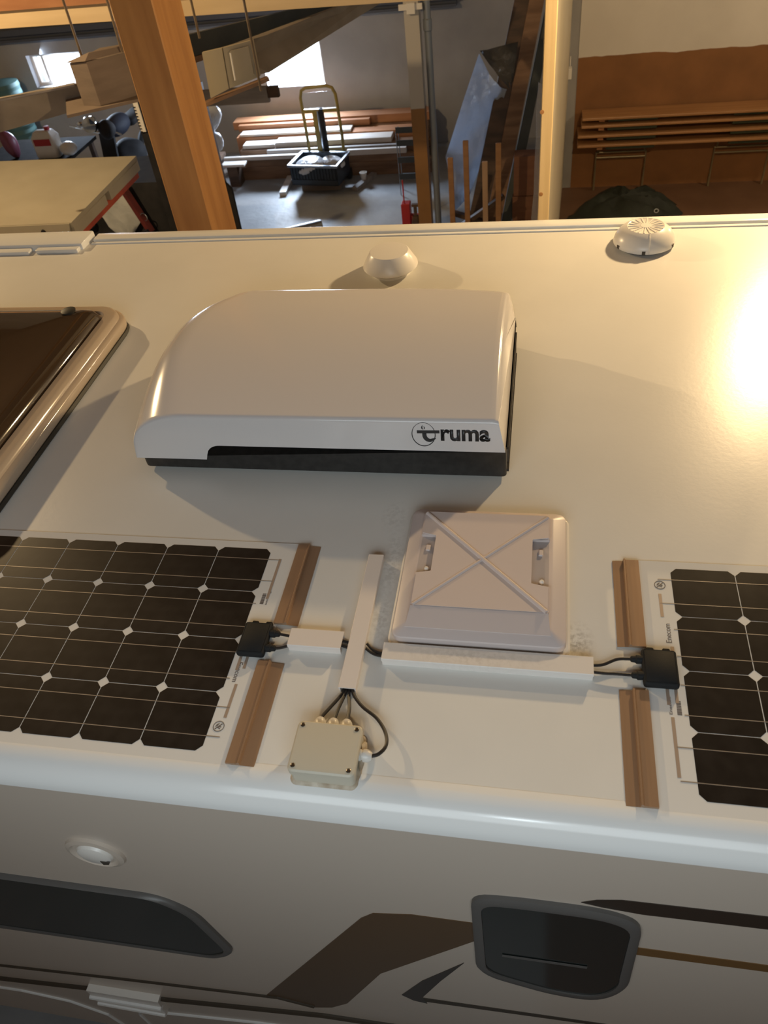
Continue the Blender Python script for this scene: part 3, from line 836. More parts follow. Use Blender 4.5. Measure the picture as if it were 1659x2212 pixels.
# ---------------------------------------------------------------- benches, tarp
BN = [(1.113, -1.849, 'topmost folded beer bench of the stack by the brown wall'), (1.109, -1.930, 'second folded beer bench from the top of the stack'), (1.076, -2.035, 'third folded beer bench from the top of the stack'), (1.078, -2.140, 'lowest beer bench, standing on its two open leg frames')]
for k, (x, z, lb) in enumerate(BN):
    t = thing('beer_bench', lb, 'bench', (2.2, 8.55, FL if k == 3 else z - 0.075), 'benches stacked by the brown wall')
    obj('seat_board', BX(x, 3.42, 8.42, 8.72, z - 0.028, z, 0.006, 2), M['bench_wood'], t)
    obj('cleat', BX(1.30, 1.36, 8.47, 8.69, z - 0.07 + (0.012 if k == 0 else 0), z - 0.028), M['red_wood'], t)
    obj('folded_leg', BX(1.40, 1.93, 8.47, 8.69, z - 0.07 + (0.012 if k == 0 else 0), z - 0.028), M['bench_green'], t)
    obj('folded_leg', BX(2.72, 3.25, 8.47, 8.69, z - 0.07 + (0.012 if k == 0 else 0), z - 0.028), M['bench_green'], t)
    if k == 3:
        for x0, x1 in ((1.31, 1.87), (2.62, 3.21)):
            f = obj('leg_frame', tube(NB(), [(x0, 8.66, FL), (x0, 8.66, -2.31), (x1, 8.66, -2.31), (x1, 8.66, FL)], 0.013, 8), M['bench_leg'], t)
            obj('stretcher', tube(NB(), [(x0, 8.66, -2.37), (x1, 8.66, -2.37)], 0.011, 8), M['bench_leg'], f)
            obj('strut', tube(NB(), [(x0 + 0.02, 8.66, -2.31), (x0 + 0.02, 8.6, -2.168)], 0.011, 8), M['bench_leg'], f)
            obj('strut', tube(NB(), [(x1 - 0.02, 8.66, -2.31), (x1 - 0.02, 8.6, -2.168)], 0.011, 8), M['bench_leg'], f)
OUT = [(0.95, 7.35), (0.97, 7.75), (1.10, 8.05), (1.35, 8.30), (1.62, 8.45), (1.90, 8.44), (2.10, 8.36), (2.08, 8.22), (2.22, 8.10), (2.14, 7.98), (2.26, 7.86), (2.12, 7.74), (2.16, 7.62), (1.98, 7.45), (1.7, 7.25), (1.3, 7.2)]
bm = NB()
cx, cy = 1.55, 7.85
rnd = random.Random(5)
rows = []
for i in range(1, 9):
    s = i / 8
    row = []
    for k in range(48):
        f = k / 48 * len(OUT)
        a, b = OUT[int(f) % len(OUT)], OUT[(int(f) + 1) % len(OUT)]
        x = a[0] + (b[0] - a[0]) * (f % 1)
        y = a[1] + (b[1] - a[1]) * (f % 1)
        h = 0.24 * (1 - s ** 3.2) + 0.035 * math.sin(k * 0.9 + i) * (1 if 0.2 < s < 0.95 else 0) + rnd.uniform(0, 0.02)
        row.append(bm.verts.new((cx + (x - cx) * s, cy + (y - cy) * s, FL + 0.004 + (h if s < 1 else rnd.uniform(0, 0.05)))))
    rows.append(row)
ctr = bm.verts.new((cx, cy, FL + 0.262))
for k in range(48):
    bm.faces.new((ctr, rows[0][k], rows[0][(k + 1) % 48]))
for A, B in zip(rows, rows[1:]):
    for k in range(48):
        bm.faces.new((A[k], B[k], B[(k + 1) % 48], A[(k + 1) % 48]))
t = thing('tarpaulin', 'heap of dark green tarpaulin on the floor before the benches', 'tarpaulin', (cx, cy, FL))
obj('folded_sheet', bm, M['tarp'], t, True, sharp=50)
obj('eyelet', ring_bm((1.93, 7.6, -2.56), (1, 0, 0), (0, 0.5, 0.7), 0.022, 0.022, 0.006, 14), M['galv'], t)
obj('eyelet', ring_bm((2.13, 7.88, -2.66), (1, 0, 0), (0, 0.5, 0.7), 0.02, 0.02, 0.006, 14), M['galv'], t)
t = thing('wall_socket', 'small white socket on the wall corner beside the cream partition', 'socket', (0.975, 8.70, -1.5))
obj('socket_box', BX(0.935, 0.975, 8.66, 8.755, -1.51, -1.40, 0.006, 2), M['white_pl'], t)
obj('socket_cable', tube(NB(), [(0.955, 8.74, -1.40), (0.955, 8.745, -1.30)], 0.006, 6), M['white_pl'], t)

# ---------------------------------------------------------------- neighbouring vehicle at the left
t = thing('trailer', 'cream topped trailer with a red rail parked behind the camper at the left', 'trailer', (-4.2, 4.55, FL))
zt = -0.90
top = [(-6.2, 5.35, zt), (-2.640, 5.25, zt), (-2.630, 3.99, zt), (-6.2, 3.90, zt)]
obj('roof_lid', slab(NB(), top, (0, 0, -0.035)), M['lid'], t)
obj('front_lip', slab(NB(), [(-6.2, 3.885, zt - 0.002), (-2.64, 3.975, zt - 0.002), (-2.665, 3.965, zt - 0.105), (-6.2, 3.875, zt - 0.105)], (0, 0.013, 0)), M['lid'], t)
obj('lip_bolt', lathe(NB(), (-2.86, 3.965, zt - 0.05), [(0, -0.012), (0.016, -0.01), (0.018, 0.0)], 12, 'y'), M['dk_body'], t)
obj('side_rail', bx(BX(-2.72, -2.63, 4.0, 4.56, zt - 0.11, zt - 0.035), -2.72, -2.635, 4.64, 5.24, zt - 0.11, zt - 0.035), M['lid'], t)
obj('red_rail', bx(bx(NB(), -2.76, -2.665, 3.99, 5.24, zt - 0.17, zt - 0.11), -6.2, -2.70, 3.92, 3.97, zt - 0.19, zt - 0.106), M['lid_red'], t)
obj('trailer_body', BX(-6.1, -3.7, 4.0, 5.2, -2.3, zt - 0.04), M['dk_body'], t)
for y in (3.98, 5.05):
    obj('wheel', lathe(NB(), (-4.2, y, FL + 0.32), [(0.1, 0), (0.32, 0.0), (0.32, 0.16), (0.1, 0.16)], 24, 'y'), M['tyre'], t, True)
# machine under a pale cover, between trailer and post
t = thing('covered_machine', 'dark machine half under a pale grey cover, between trailer and thick post', 'machine', (-3.6, 6.7, FL))
obj('machine_body', loft(NB(), [rrect(-4.35, -3.05, 6.45, 7.3, 0.1, FL, 3), rrect(-4.35, -3.0, 6.45, 7.3, 0.12, -2.1, 3), rrect(-4.1, -3.05, 6.55, 7.3, 0.15, -1.62, 3)]), M['dk_body'], t, True)
rnd = random.Random(9)
CL, CR = [(-3.81, 6.5, -1.66), (-3.99, 6.47, -1.75), (-3.86, 6.43, -1.93), (-3.70, 6.40, -2.15)], [(-3.58, 6.5, -1.61), (-3.47, 6.47, -1.72), (-3.39, 6.43, -1.91), (-3.60, 6.40, -2.14)]
G = [[lerp(poly_at(CL, i / 9), poly_at(CR, i / 9), j / 6) + Vector((0, rnd.uniform(-0.02, 0.02) - 0.02, 0)) for j in range(7)] for i in range(10)]
obj('pale_cover', grid_bm(G, (0, 0.008, 0)), M['cloth'], t, True, sharp=60)
obj('cover_hole', lathe(NB(), (-3.80, 6.43, -1.82), [(0, -0.012), (0.03, -0.01), (0.034, 0.01)], 12, 'y'), M['dk_body'], t)
obj('red_bar', bar(NB(), (-3.54, 6.42, -1.56), (-3.33, 6.36, -2.06), 0.07, 0.05), M['dull_red'], t)
obj('blue_bar', bar(NB(), (-3.36, 6.34, -2.02), (-3.22, 6.32, -2.4), 0.09, 0.05), M['blue_dark'], t)
obj('headlight', lathe(NB(), (-4.04, 6.42, -1.975), [(0, -0.03), (0.05, -0.025), (0.06, 0.0), (0.05, 0.03)], 18, 'y'), M['chrome'], t, True)
obj('red_fairing', slab(NB(), [(-4.33, 6.40, -2.08), (-4.2, 6.40, -2.06), (-4.12, 6.40, -2.3), (-4.36, 6.40, -2.35)], (0, 0.03, 0)), M['pink'], t)
obj('buckle', ring_bm((-3.36, 6.36, -1.90), (1, 0, 0.3), (-0.3, 0, 1), 0.03, 0.04, 0.006, 12), M['chrome'], t)
obj('dark_heap', blob((-3.0, 7.0, -2.3), (0.28, 0.4, 0.5), 31, 0.3), M['dk_body'], t, True)
# motorcycle
t = thing('motorcycle', 'dark motorcycle with chrome headlamp beyond the cream trailer roof', 'motorcycle', (-4.9, 8.9, FL))
for y in (8.65, 9.85):
    wl = obj('wheel', ring_bm((-4.86, y, FL + 0.31), (0, 1, 0), (0, 0, 1), 0.27, 0.27, 0.045, 28), M['tyre'], t, True)
    obj('hub', lathe(NB(), (-4.9, y, FL + 0.31), [(0.05, 0), (0.05, 0.08)], 12, 'x'), M['chrome'], wl)
obj('fuel_tank', blob((-4.80, 9.05, -1.82), (0.14, 0.28, 0.13), 41, 0.05), M['blue_dark'], t, True)
obj('saddle', shaped(-4.94, -4.70, 9.3, 9.85, 0.08, [(0.02, -1.93), (0, -1.9), (0, -1.86), (0.03, -1.84)]), M['dk_body'], t, True)
obj('engine', blob((-4.85, 9.2, -2.3), (0.2, 0.3, 0.25), 43, 0.3), M['dk_body'], t, True)
obj('fork', bar(NB(), (-4.86, 8.65, FL + 0.31), (-4.86, 8.85, -1.75), 0.2, 0.04), M['dk_body'], t)
obj('headlamp', lathe(NB(), (-4.88, 8.5, -1.645), [(0, -0.02), (0.09, 0.0), (0.1, 0.03), (0.07, 0.14), (0, 0.16)], 20, 'y'), M['chrome'], t, True)
obj('handlebar', tube(NB(), [(-5.27, 8.72, -1.70), (-5.08, 8.66, -1.72), (-4.88, 8.66, -1.78), (-4.72, 8.66, -1.76), (-4.62, 8.75, -1.85)], 0.014, 8), M['chrome'], t, True)
obj('mirror', blob((-5.05, 8.6, -1.66), (0.06, 0.02, 0.04), 44, 0.02, 2), M['chrome'], t, True)
obj('front_cowl', blob((-4.72, 8.62, -1.74), (0.1, 0.1, 0.12), 45, 0.3), M['dk_body'], t, True)
# bench with small things
t = thing('low_table', 'dark low table beyond the trailer carrying small colourful things', 'table', (-5.75, 8.8, FL))
obj('table_top', BX(-6.6, -5.3, 8.46, 9.3, -2.06, -2.02), M['table_black'], t)
for x in (-6.55, -5.4):
    for y in (8.5, 9.2):
        obj('leg', BX(x, x + 0.06, y, y + 0.06, FL, -2.06), M['dk_wood'], t)
t = thing('canister', 'white canister with a red label beyond the trailer roof', 'canister', (-5.62, 8.62, -2.02))
obj('bottle_body', shaped(-5.78, -5.46, 8.52, 8.74, 0.05, [(0.01, -2.02), (0, -2.0), (0, -1.78), (0.05, -1.71), (0.08, -1.70)]), M['white_pl'], t, True)
obj('red_label', BX(-5.73, -5.50, 8.512, 8.519, -1.86, -1.78), M['red'], t)
obj('cap', lathe(NB(), (-5.55, 8.63, -1.70), [(0.035, 0), (0.035, 0.04), (0, 0.042)], 14), M['red'], t)
obj('pink_bag', blob((-6.14, 8.62, -1.84), (0.1, 0.1, 0.16), 51, 0.3), M['pink'], smooth=True, at=(-6.14, 8.6, -2.02), label='pink striped bag at the left picture edge beyond the trailer', cat='bag')
obj('white_bundle', blob((-5.33, 8.60, -1.93), (0.11, 0.11, 0.085), 52, 0.05), M['white_pl'], smooth=True, at=(-5.38, 8.55, -2.02), label='rounded white object lying right of the red labelled canister', cat='bundle')
obj('ribbed_bin', lathe(NB(), (-6.95, 10.1, FL), [(0, 0), (0.2, 0)] + [(0.24 + 0.01 * (k % 2), 0.05 + k * 0.05) for k in range(25)] + [(0.0, 1.3)], 24), M['bin'], smooth=True, at=(-6.95, 10.1, FL), label='green ribbed bin standing left of the bright left window', cat='bin', sharp=20)
t = thing('perforated_rail', 'white toothed metal rail standing upright just left of the thick post', 'rail', (-2.89, 6.0, FL))
obj('rail_strip', BX(-2.915, -2.868, 6.0, 6.012, -0.955, -0.70), M['white_pl'], t)
obj('upright', BX(-2.925, -2.858, 6.014, 6.05, FL, -0.69), M['dk_body'], t)
bm = NB()
for k in range(9):
    z = -0.74 - k * 0.026
    bx(bm, -2.922, -2.90, 5.996, 6.014, z - 0.009, z)
obj('slots', bm, M['dk_body'], t, kind='stuff')

# ---------------------------------------------------------------- the camper
YW = -0.462
X0, X1 = -3.3, 3.4
def WT(x, z, y=0.0):
    """side-wall coordinates measured on a plane 38 mm further out, brought to the wall skin (y = distance proud of it)"""
    return Vector((0.7117 + (x - 0.7117) * 1.0734, YW - y, 1.2834 + (z - 1.2834) * 1.0734))
camper = thing('camper', 'white camper van seen from above with roof fittings and dark side windows', 'camper', (0, 0.65, FL))
prof = [(YW + 0.02, -2.3), (YW + 0.02, -0.07), (-0.40, -0.004), (-0.40, 0.0), (1.72, 0.0), (1.79, -0.02), (1.80, -0.06), (1.80, -2.3)]
bm = loft(NB(), [[Vector((x, y, z)) for y, z in prof] for x in (X0, X1)])
obj('roof_shell', bm, M['roof'], camper)
obj('side_wall', BX(X0, X1, YW, YW + 0.018, -2.3, -0.05), M['wall_skin'], camper)
arc = []
for k in range(9):
    a = math.radians(90 * k / 8)
    arc.append((-0.412 - 0.054 * math.sin(a), 0.003 - 0.055 * (1 - math.cos(a))))
arc = [(-0.395, 0.0005), (-0.408, 0.003)] + arc + [(-0.462, -0.056), (-0.44, -0.04), (-0.40, -0.01)]
obj('roof_edge_trim', loft(NB(), [[Vector((x, y, z)) for y, z in arc] for x in (X0, X1)]), M['trim'], camper, True, sharp=50)
obj('rear_edge_rail', bx(BX(-1.06, X1, 1.735, 1.79, -0.03, 0.012, 0.004, 2), -1.06, X1, 1.715, 1.728, -0.001, 0.004), M['trim'], camper, True)
bm = NB()
bx(bm, -3.2, -1.075, 1.672, 1.79, -0.03, 0.026, 0.008, 2)
bx(bm, -1.27, -1.085, 1.642, 1.674, -0.001, 0.016, 0.005, 2)
bx(bm, -3.2, -1.295, 1.635, 1.674, -0.001, 0.014, 0.005, 2)
obj('awning_end', bm, M['trim'], camper, True)
for x in (-2.2, 2.2):
    for y in (-0.25, 1.4):
        obj('wheel', lathe(NB(), (x, y, FL + 0.33), [(0.12, 0), (0.31, 0.0), (0.33, 0.03), (0.33, 0.17), (0.31, 0.2), (0.12, 0.2)], 28, 'y'), M['tyre'], camper, True)

def decal(name, pts, m, proud=0.0015, r=0.0):
    P = [WT(x, z, 0) for x, z in pts]
    if r:
        P = roundpoly(P, r)
    return obj(name, slab(NB(), P, (0, -proud, 0)), m, camper)
decal('brown_stripe', [(0.400, -0.425), (0.43, -0.385), (0.512, -0.362), (0.66, -0.362), (0.66, -0.43), (0.40, -0.81), (0.27, -1.15), (0.215, -1.225), (0.15, -1.262), (0.02, -1.215)], M['brown_decal'])
decal('black_stripe', [(0.825, -0.18), (0.85, -0.160), (0.89, -0.146), (1.119, -0.138), (1.9, -0.14), (1.9, -0.196), (1.132, -0.194), (0.93, -0.20), (0.86, -0.19)], M['dark_decal'])
decal('gold_stripe', [(0.93, -0.374), (1.173, -0.374), (1.9, -0.376), (1.9, -0.412), (1.181, -0.410), (0.93, -0.415)], M['gold_decal'])
decal('arrow_blade', [(0.437, -0.975), (0.50, -0.82), (0.607, -0.628), (0.545, -0.80), (0.492, -0.965), (0.50, -1.02), (0.465, -1.01)], M['dark_decal'])
decal('thin_line', [(0.489, -0.972), (0.93, -0.952), (1.9, -0.95), (1.9, -0.975), (0.93, -0.975), (0.497, -1.005)], M['belt'], 0.0012)

def camper_window(pts, name, fw, rr):
    P = [WT(x, z, 0) for x, z in pts]
    o = roundpoly(P, rr)
    c = sum(P, Vector()) / len(P)
    def inset(lp, d, y):
        out = []
        for p in lp:
            v = p - c
            k = max(0.0, 1 - d / v.length)
            q = c + v * k
            q.y = YW - y
            out.append(q)
        return out
    bm = loft(NB(), [inset(o, 0, 0), inset(o, 0, 0.008), inset(o, fw * 0.35, 0.014), inset(o, fw, 0.012), inset(o, fw, 0.004)], True, False)
    f = obj(name, bm, M['win_frame'], camper, True, sharp=50)
    g = inset(roundpoly(P, [r * 0.8 for r in rr] if isinstance(rr, list) else rr * 0.8), fw, 0.004)
    obj('pane', slab(NB(), g, (0, -0.005, 0)), M['win_glass'], f)
    return f
camper_window([(-1.6, -0.47), (-0.062, -0.455), (0.005, -0.53), (0.035, -0.80), (-0.03, -0.86), (-0.671, -0.885), (-1.6, -0.89)], 'long_window', 0.022, [0, 0.05, 0.06, 0.05, 0.03, 0, 0])
f = camper_window([(0.632, -0.205), (0.72, -0.195), (0.87, -0.195), (0.936, -0.235), (0.952, -0.63), (0.90, -0.735), (0.80, -0.735), (0.634, -0.66)], 'small_window', 0.03, [0.05, 0.03, 0.06, 0.06, 0.07, 0.06, 0.05, 0.07])
obj('blind_edge', slab(NB(), [WT(0.69, -0.50, 0.0105), WT(0.86, -0.50, 0.0105), WT(0.86, -0.512, 0.0105), WT(0.69, -0.512, 0.0105)], (0, -0.001, 0)), M['win_frame'], f)
# round lamp
c = WT(-0.128, -0.243)
lp = obj('round_lamp', lathe(NB(), (c.x, YW, c.z), [(0.068, 0.0), (0.066, -0.007), (0.056, -0.010), (0.050, -0.004), (0.0, -0.004)], 32, 'y'), M['wall_skin'], camper, True)
obj('lamp_lens', lathe(NB(), (c.x - 0.002, YW - 0.004, c.z - 0.004), [(0.041, 0.0), (0.038, -0.006), (0.028, -0.010), (0, -0.011)], 28, 'y'), M['white_pl'], lp, True)
obj('lamp_catch', slab(NB(), [(c.x + 0.012, YW - 0.014, c.z - 0.012), (c.x + 0.034, YW - 0.014, c.z - 0.014), (c.x + 0.028, YW - 0.014, c.z - 0.026), (c.x + 0.014, YW - 0.014, c.z - 0.03)], (0, -0.002, 0)), M['vent_dark'], lp)
# belt lines, clip and locker rims
def wtube(name, pts, r, m, y=0.0):
    return obj(name, tube(NB(), [WT(x, z, y) for x, z in pts], r, 6), m, camper)
wtube('belt_line', [(-2.0, -1.53), (-0.912, -1.369), (-0.45, -1.285), (0.059, -1.205), (0.16, -1.245)], 0.006, M['belt'], 0.001)
wtube('belt_seam', [(-2.0, -1.72), (-1.005, -1.552), (-0.60, -1.47), (-0.36, -1.455), (0.176, -1.322), (0.6, -1.30), (2.4, -1.28)], 0.011, M['belt'], 0.001)
P = [WT(-0.625, -1.435), WT(-0.375, -1.428), WT(-0.40, -1.60), WT(-0.64, -1.59)]
cl = obj('lock_clip', slab(NB(), P, (0, -0.022, 0)), M['white_pl'], camper)
obj('clip_ridge', tube(NB(), [WT(-0.635, -1.50, 0.022), WT(-0.385, -1.50, 0.022)], 0.010, 8), M['trim'], cl)
obj('clip_ridge', tube(NB(), [WT(-0.638, -1.58, 0.020), WT(-0.40, -1.59, 0.020)], 0.010, 8), M['trim'], cl)
wtube('locker_rim', [(-1.6, -1.75), (-0.99, -1.70), (-0.82, -1.74), (-0.72, -1.86), (-0.70, -2.1)], 0.006, M['trim'], 0.001)
wtube('locker_rim', [(-0.58, -2.1), (-0.56, -1.76), (-0.54, -1.70), (-0.40, -1.66), (-0.1, -1.58), (0.3, -1.52), (2.2, -1.50)], 0.006, M['trim'], 0.001)

# ---------------------------------------------------------------- air conditioner on the roof
ac = thing('air_conditioner', 'large white rounded rooftop air conditioner with a dark lettered front', 'air conditioner', (0.17, 0.70, 0.0))
AF, AB, AL, AR = 0.385, 1.035, -0.336, 0.652
def zbot(x):
    u = min(1, max(0, (x + 0.13) / 0.045))
    return 0.043 + 0.047 * (1 - (1 - u) ** 2.2) ** (1 / 2.2)
NX = 150
def edge_x(y):
    """left end of the cowl in plan: a long arc that swings in toward the rear"""
    if y < 0.70:
        return AL + 0.034 * ((0.70 - y) / 0.315) ** 2
    return AL + 0.165 * ((y - 0.70) / 0.33) ** 2.8
loops = []
for i in range(NX + 1):
    u = (i / NX) ** 1.7
    zb = zbot(AL + (AR - AL) * u)
    xr = AL + (AR - AL) * u
    by = AB - 0.03 - 0.03 * max(0, (xr - 0.25) / 0.4) ** 2
    path = [(AF, zb), (AF + 0.003, 0.105), (AF + 0.008, 0.1645)]
    for k in range(1, 6):
        a = math.radians(90 * k / 5)
        path.append((AF + 0.008 + 0.013 * (1 - math.cos(a)), 0.1645 + 0.011 * math.sin(a)))
    y1 = AF + 0.021
    for k in range(1, 21):
        v = k / 20
        path.append((y1 + (by - 0.045 - y1) * v, 0.1755 + 0.030 * math.sin(math.pi * v * 0.80)))
    zt_ = path[-1][1]
    for k in range(1, 8):
        a = math.radians(90 * k / 7)
        path.append((by - 0.045 + 0.045 * math.sin(a), zt_ - 0.04 * (1 - math.cos(a))))
    path += [(by + 0.006, 0.06), (by + 0.008, zb)]
    lp = []
    for (y, z) in path:
        x0 = edge_x(y)
        x = x0 + (AR - x0) * u
        d = (x - x0) / (0.125 + 0.05 * max(0.0, 1 - (y - AF) / 0.25))
        f = 1.0 if d >= 1 else max(0.0, 1 - (1 - max(0.0, d)) ** 2.2) ** (1 / 2.6)
        d2 = max(0.0, (AR - x) / 0.010)
        if d2 < 1:
            f *= 0.955 + 0.045 * max(0.0, 1 - (1 - d2) ** 2) ** 0.5
        zz = zb + (z - zb) * f
        lp.append(Vector((x - 0.2 * max(0.0, zz - 0.075) * u ** 6, y, zz)))
    loops.append(lp)
bm = NB()
L = [[bm.verts.new(p) for p in lp] for lp in loops]
n = len(L[0])
for A, B in zip(L, L[1:]):
    for k in range(n - 1):
        bm.faces.new((A[k], A[k + 1], B[k + 1], B[k]))
bm.faces.new(L[-1])
bmesh.ops.remove_doubles(bm, verts=bm.verts, dist=0.0002)
obj('cowl', bm, M['ac'], ac, True, sharp=60)
base = NB()
pts = roundpoly([(AL + 0.046, AF + 0.004, 0.011), (AR, AF + 0.004, 0.011), (AR, AB - 0.05, 0.011), (AL + 0.17, AB - 0.06, 0.011), (AL + 0.025, 0.75, 0.011)], [0.02, 0.012, 0.05, 0.15, 0.2])
pt2 = [p.copy() for p in pts]
loft(base, [pts, [Vector((p.x, p.y, 0.044 if p.x < -0.135 else 0.09)) for p in pts]])
obj('base_tray', base, M['black'], ac)
obj('underside_seal', shaped(AL + 0.1, AR - 0.08, AF + 0.09, AB - 0.1, 0.05, [(0, 0), (0, 0.0115)]), M['rubber'], ac)
for k in range(24):
    y = AF + 0.05 + k * 0.02
    if k == 0:
        fin0 = obj('grille_fin', BX(AR - 0.010, AR + 0.003, y - 0.005, y + 0.004, 0.022, 0.086), M['vent_dark'], ac)
    else:
        share('grille_fin', fin0, ac, (0, 0.02 * k, 0))
obj('grille_frame', bx(BX(AR - 0.012, AR + 0.004, AF + 0.02, AB - 0.13, 0.084, 0.090), AR - 0.012, AR + 0.005, AF + 0.02, AB - 0.13, 0.014, 0.022), M['black'], ac)
# lettering on the front face
yl = AF + 0.0005
def fpt(x, z):
    return Vector((x, AF + 0.0035 + (z - 0.105) * 0.11 - 0.0012, z))
zv = Vector((0, 0.11, 1)).normalized()
obj('lettering', text_bm('ruma', fpt(0.499, 0.1185), (1, 0, 0), zv, 0.115, 0.0325, 0.031, 0.0008), M['letter'], ac)
bm = NB()
slab(bm, [fpt(0.443, 0.1465), fpt(0.4965, 0.1475), fpt(0.4965, 0.1395), fpt(0.443, 0.1385)], (0, -0.0008, 0))
oo, ii = [], []
for k in range(13):
    a = math.radians(180 + 105 * k / 12)
    oo.append(fpt(0.472 + 0.0165 * math.cos(a), 0.134 + 0.019 * math.sin(a)))
for k in range(13):
    a = math.radians(285 - 105 * k / 12)
    ii.append(fpt(0.474 + 0.0085 * math.cos(a), 0.135 + 0.0115 * math.sin(a)))
sw = [fpt(0.4555, 0.1385)] + oo + [fpt(0.4875, 0.1245), fpt(0.4845, 0.126)] + ii + [fpt(0.4655, 0.1385)]
slab(bm, sw, (0, -0.0008, 0))
obj('emblem_letter', bm, M['letter'], ac)
obj('emblem_ring', ring_bm(fpt(0.4585, 0.1355), (1, 0, 0), zv, 0.0275, 0.0325, 0.0011, 40), M['letter'], ac)
bm = NB()
slab(bm, [fpt(0.4575, 0.162), fpt(0.454, 0.1565), fpt(0.4535, 0.153), fpt(0.4555, 0.150), fpt(0.458, 0.149), fpt(0.457, 0.154)], (0, -0.0008, 0))
slab(bm, [fpt(0.4595, 0.159), fpt(0.463, 0.1545), fpt(0.462, 0.151), fpt(0.4595, 0.149), fpt(0.4605, 0.154)], (0, -0.0008, 0))
obj('emblem_flame', bm, M['letter'], ac)

# ---------------------------------------------------------------- vents
t = thing('roof_vent', 'white mushroom roof vent right behind the air conditioner', 'roof vent', (0.205, 1.445, 0))
obj('vent_base', lathe(NB(), (0.205, 1.445, 0), [(0.068, 0), (0.068, 0.006), (0.062, 0.008), (0.060, 0.03)], 36), M['white_pl'], t, True)
obj('vent_cap', lathe(NB(), (0.205, 1.445, 0), [(0.05, 0.022), (0.092, 0.022), (0.095, 0.025), (0.0935, 0.031), (0.069, 0.072), (0.065, 0.0755), (0, 0.079)], 40), M['white_pl'], t, True, sharp=20)
t = thing('roof_vent', 'white domed roof vent with a ribbed round top at the far right edge', 'roof vent', (1.056, 1.605, 0))
obj('vent_base', lathe(NB(), (1.056, 1.605, 0), [(0.086, 0), (0.086, 0.014)], 32), M['vent_dark'], t)  # dark colour puts in the shadow gap below the dome
dome = obj('vent_dome', lathe(NB(), (1.056, 1.605, 0), [(0.086, 0.010), (0.101, 0.010), (0.102, 0.014), (0.098, 0.028), (0.088, 0.044), (0.074, 0.057), (0.060, 0.064), (0.058, 0.0625), (0.0, 0.0625)], 48), M['white_pl'], t, True, sharp=40)
r0 = None
for k in range(18):
    a = 2 * math.pi * k / 18
    p0 = Vector((1.056 + 0.016 * math.cos(a), 1.605 + 0.016 * math.sin(a), 0.0635))
    p1 = Vector((1.056 + 0.057 * math.cos(a), 1.605 + 0.057 * math.sin(a), 0.0635))
    obj('top_rib', bar(NB(), p0, p1, 0.0045, 0.003), M['white_pl'], t)
obj('top_hub', lathe(NB(), (1.056, 1.605, 0.062), [(0.017, 0), (0.017, 0.0035), (0, 0.004)], 20), M['white_pl'], t)
obj('front_ridge', tube(NB(), [(1.064, 1.605 - 0.061, 0.064), (1.064, 1.605 - 0.076, 0.057), (1.064, 1.605 - 0.0895, 0.044), (1.064, 1.605 - 0.0995, 0.028), (1.064, 1.605 - 0.1035, 0.014)], 0.0018, 6), M['white_pl'], t)
for a in (-95, -150, -30, 30, 150):
    r = math.radians(a)
    bmn = bar(NB(), (1.056 + 0.0935 * math.cos(r), 1.605 + 0.0935 * math.sin(r), 0.0155), (1.056 + 0.1025 * math.cos(r), 1.605 + 0.1025 * math.sin(r), 0.0155), 0.011, 0.011)
    obj('drain_slot', bmn, M['vent_dark'], t)

# ---------------------------------------------------------------- skylight
t = thing('skylight', 'large dark tinted roof skylight with pale frame at the left edge', 'skylight', (-1.15, 0.65, 0))
SX0, SX1, SY0, SY1 = -1.72, -0.622, 0.10, 1.14
def sk(r, steps):
    return loft(NB(), [rrect(SX0 + i, SX1 - i, SY0 + i, SY1 - i, max(r - i, 0.02), z, 8) for i, z in steps])
obj('seal', sk(0.10, [(0.0, 0), (-0.004, 0.006), (0.0, 0.014)]), M['rubber'], t, True)
obj('flange', sk(0.10, [(0.006, 0.012), (0.0, 0.02), (0.0, 0.038), (0.006, 0.047), (0.016, 0.050), (0.022, 0.064), (0.030, 0.068), (0.06, 0.068), (0.066, 0.060), (0.075, 0.060)]), M['acrylic_rim'], t, True, sharp=50)
obj('dome', sk(0.11, [(0.068, 0.058), (0.072, 0.072), (0.085, 0.088), (0.105, 0.099), (0.14, 0.106), (0.25, 0.114), (0.45, 0.120)]), M['glass_dark'], t, True, sharp=60)
obj('corner_catch', lathe(NB(), (SX1 - 0.155, SY1 - 0.125, 0.104), [(0.022, 0), (0.024, 0.006), (0.016, 0.010), (0, 0.011)], 18), M['rubber'], t, True)

# ---------------------------------------------------------------- roof hatch
t = thing('roof_hatch', 'square milky plastic roof hatch with an embossed cross near the roof centre', 'roof hatch', (0.617, 0.055, 0))
obj('frame', shaped(0.438, 0.798, -0.123, 0.260, 0.022, [(0, 0), (0, 0.006), (0.004, 0.009)]), M['white_pl'], t, True)
lid = obj('lid', shaped(0.447, 0.790, -0.115, 0.250, 0.020, [(0.004, 0.009), (0, 0.013), (0, 0.026), (0.0015, 0.0285), (0.0045, 0.030), (0.026, 0.0400), (0.03, 0.041)]), M['hatch'], t, True, sharp=22)
top = [(0.478, -0.052), (0.478, 0.040), (0.514, 0.040), (0.514, 0.150), (0.478, 0.150), (0.478, 0.222), (0.756, 0.222), (0.756, 0.150), (0.716, 0.150), (0.716, 0.020), (0.756, 0.020), (0.756, -0.052)]
o_ = roundpoly([(x, y, 0) for x, y in top], [0.012, 0.004, 0.006, 0.006, 0.004, 0.012, 0.012, 0.004, 0.006, 0.006, 0.004, 0.012], 3)
bm = slab(NB(), [(p.x, p.y, 0.0405) for p in o_], (0, 0, 0.011))
es = [e for e in bm.edges if all(abs(v.co.z - 0.0515) < 1e-5 for v in e.verts)]
bmesh.ops.bevel(bm, geom=es, offset=0.003, segments=2, affect='EDGES')
obj('raised_top', bm, M['hatch'], t, True, sharp=50)
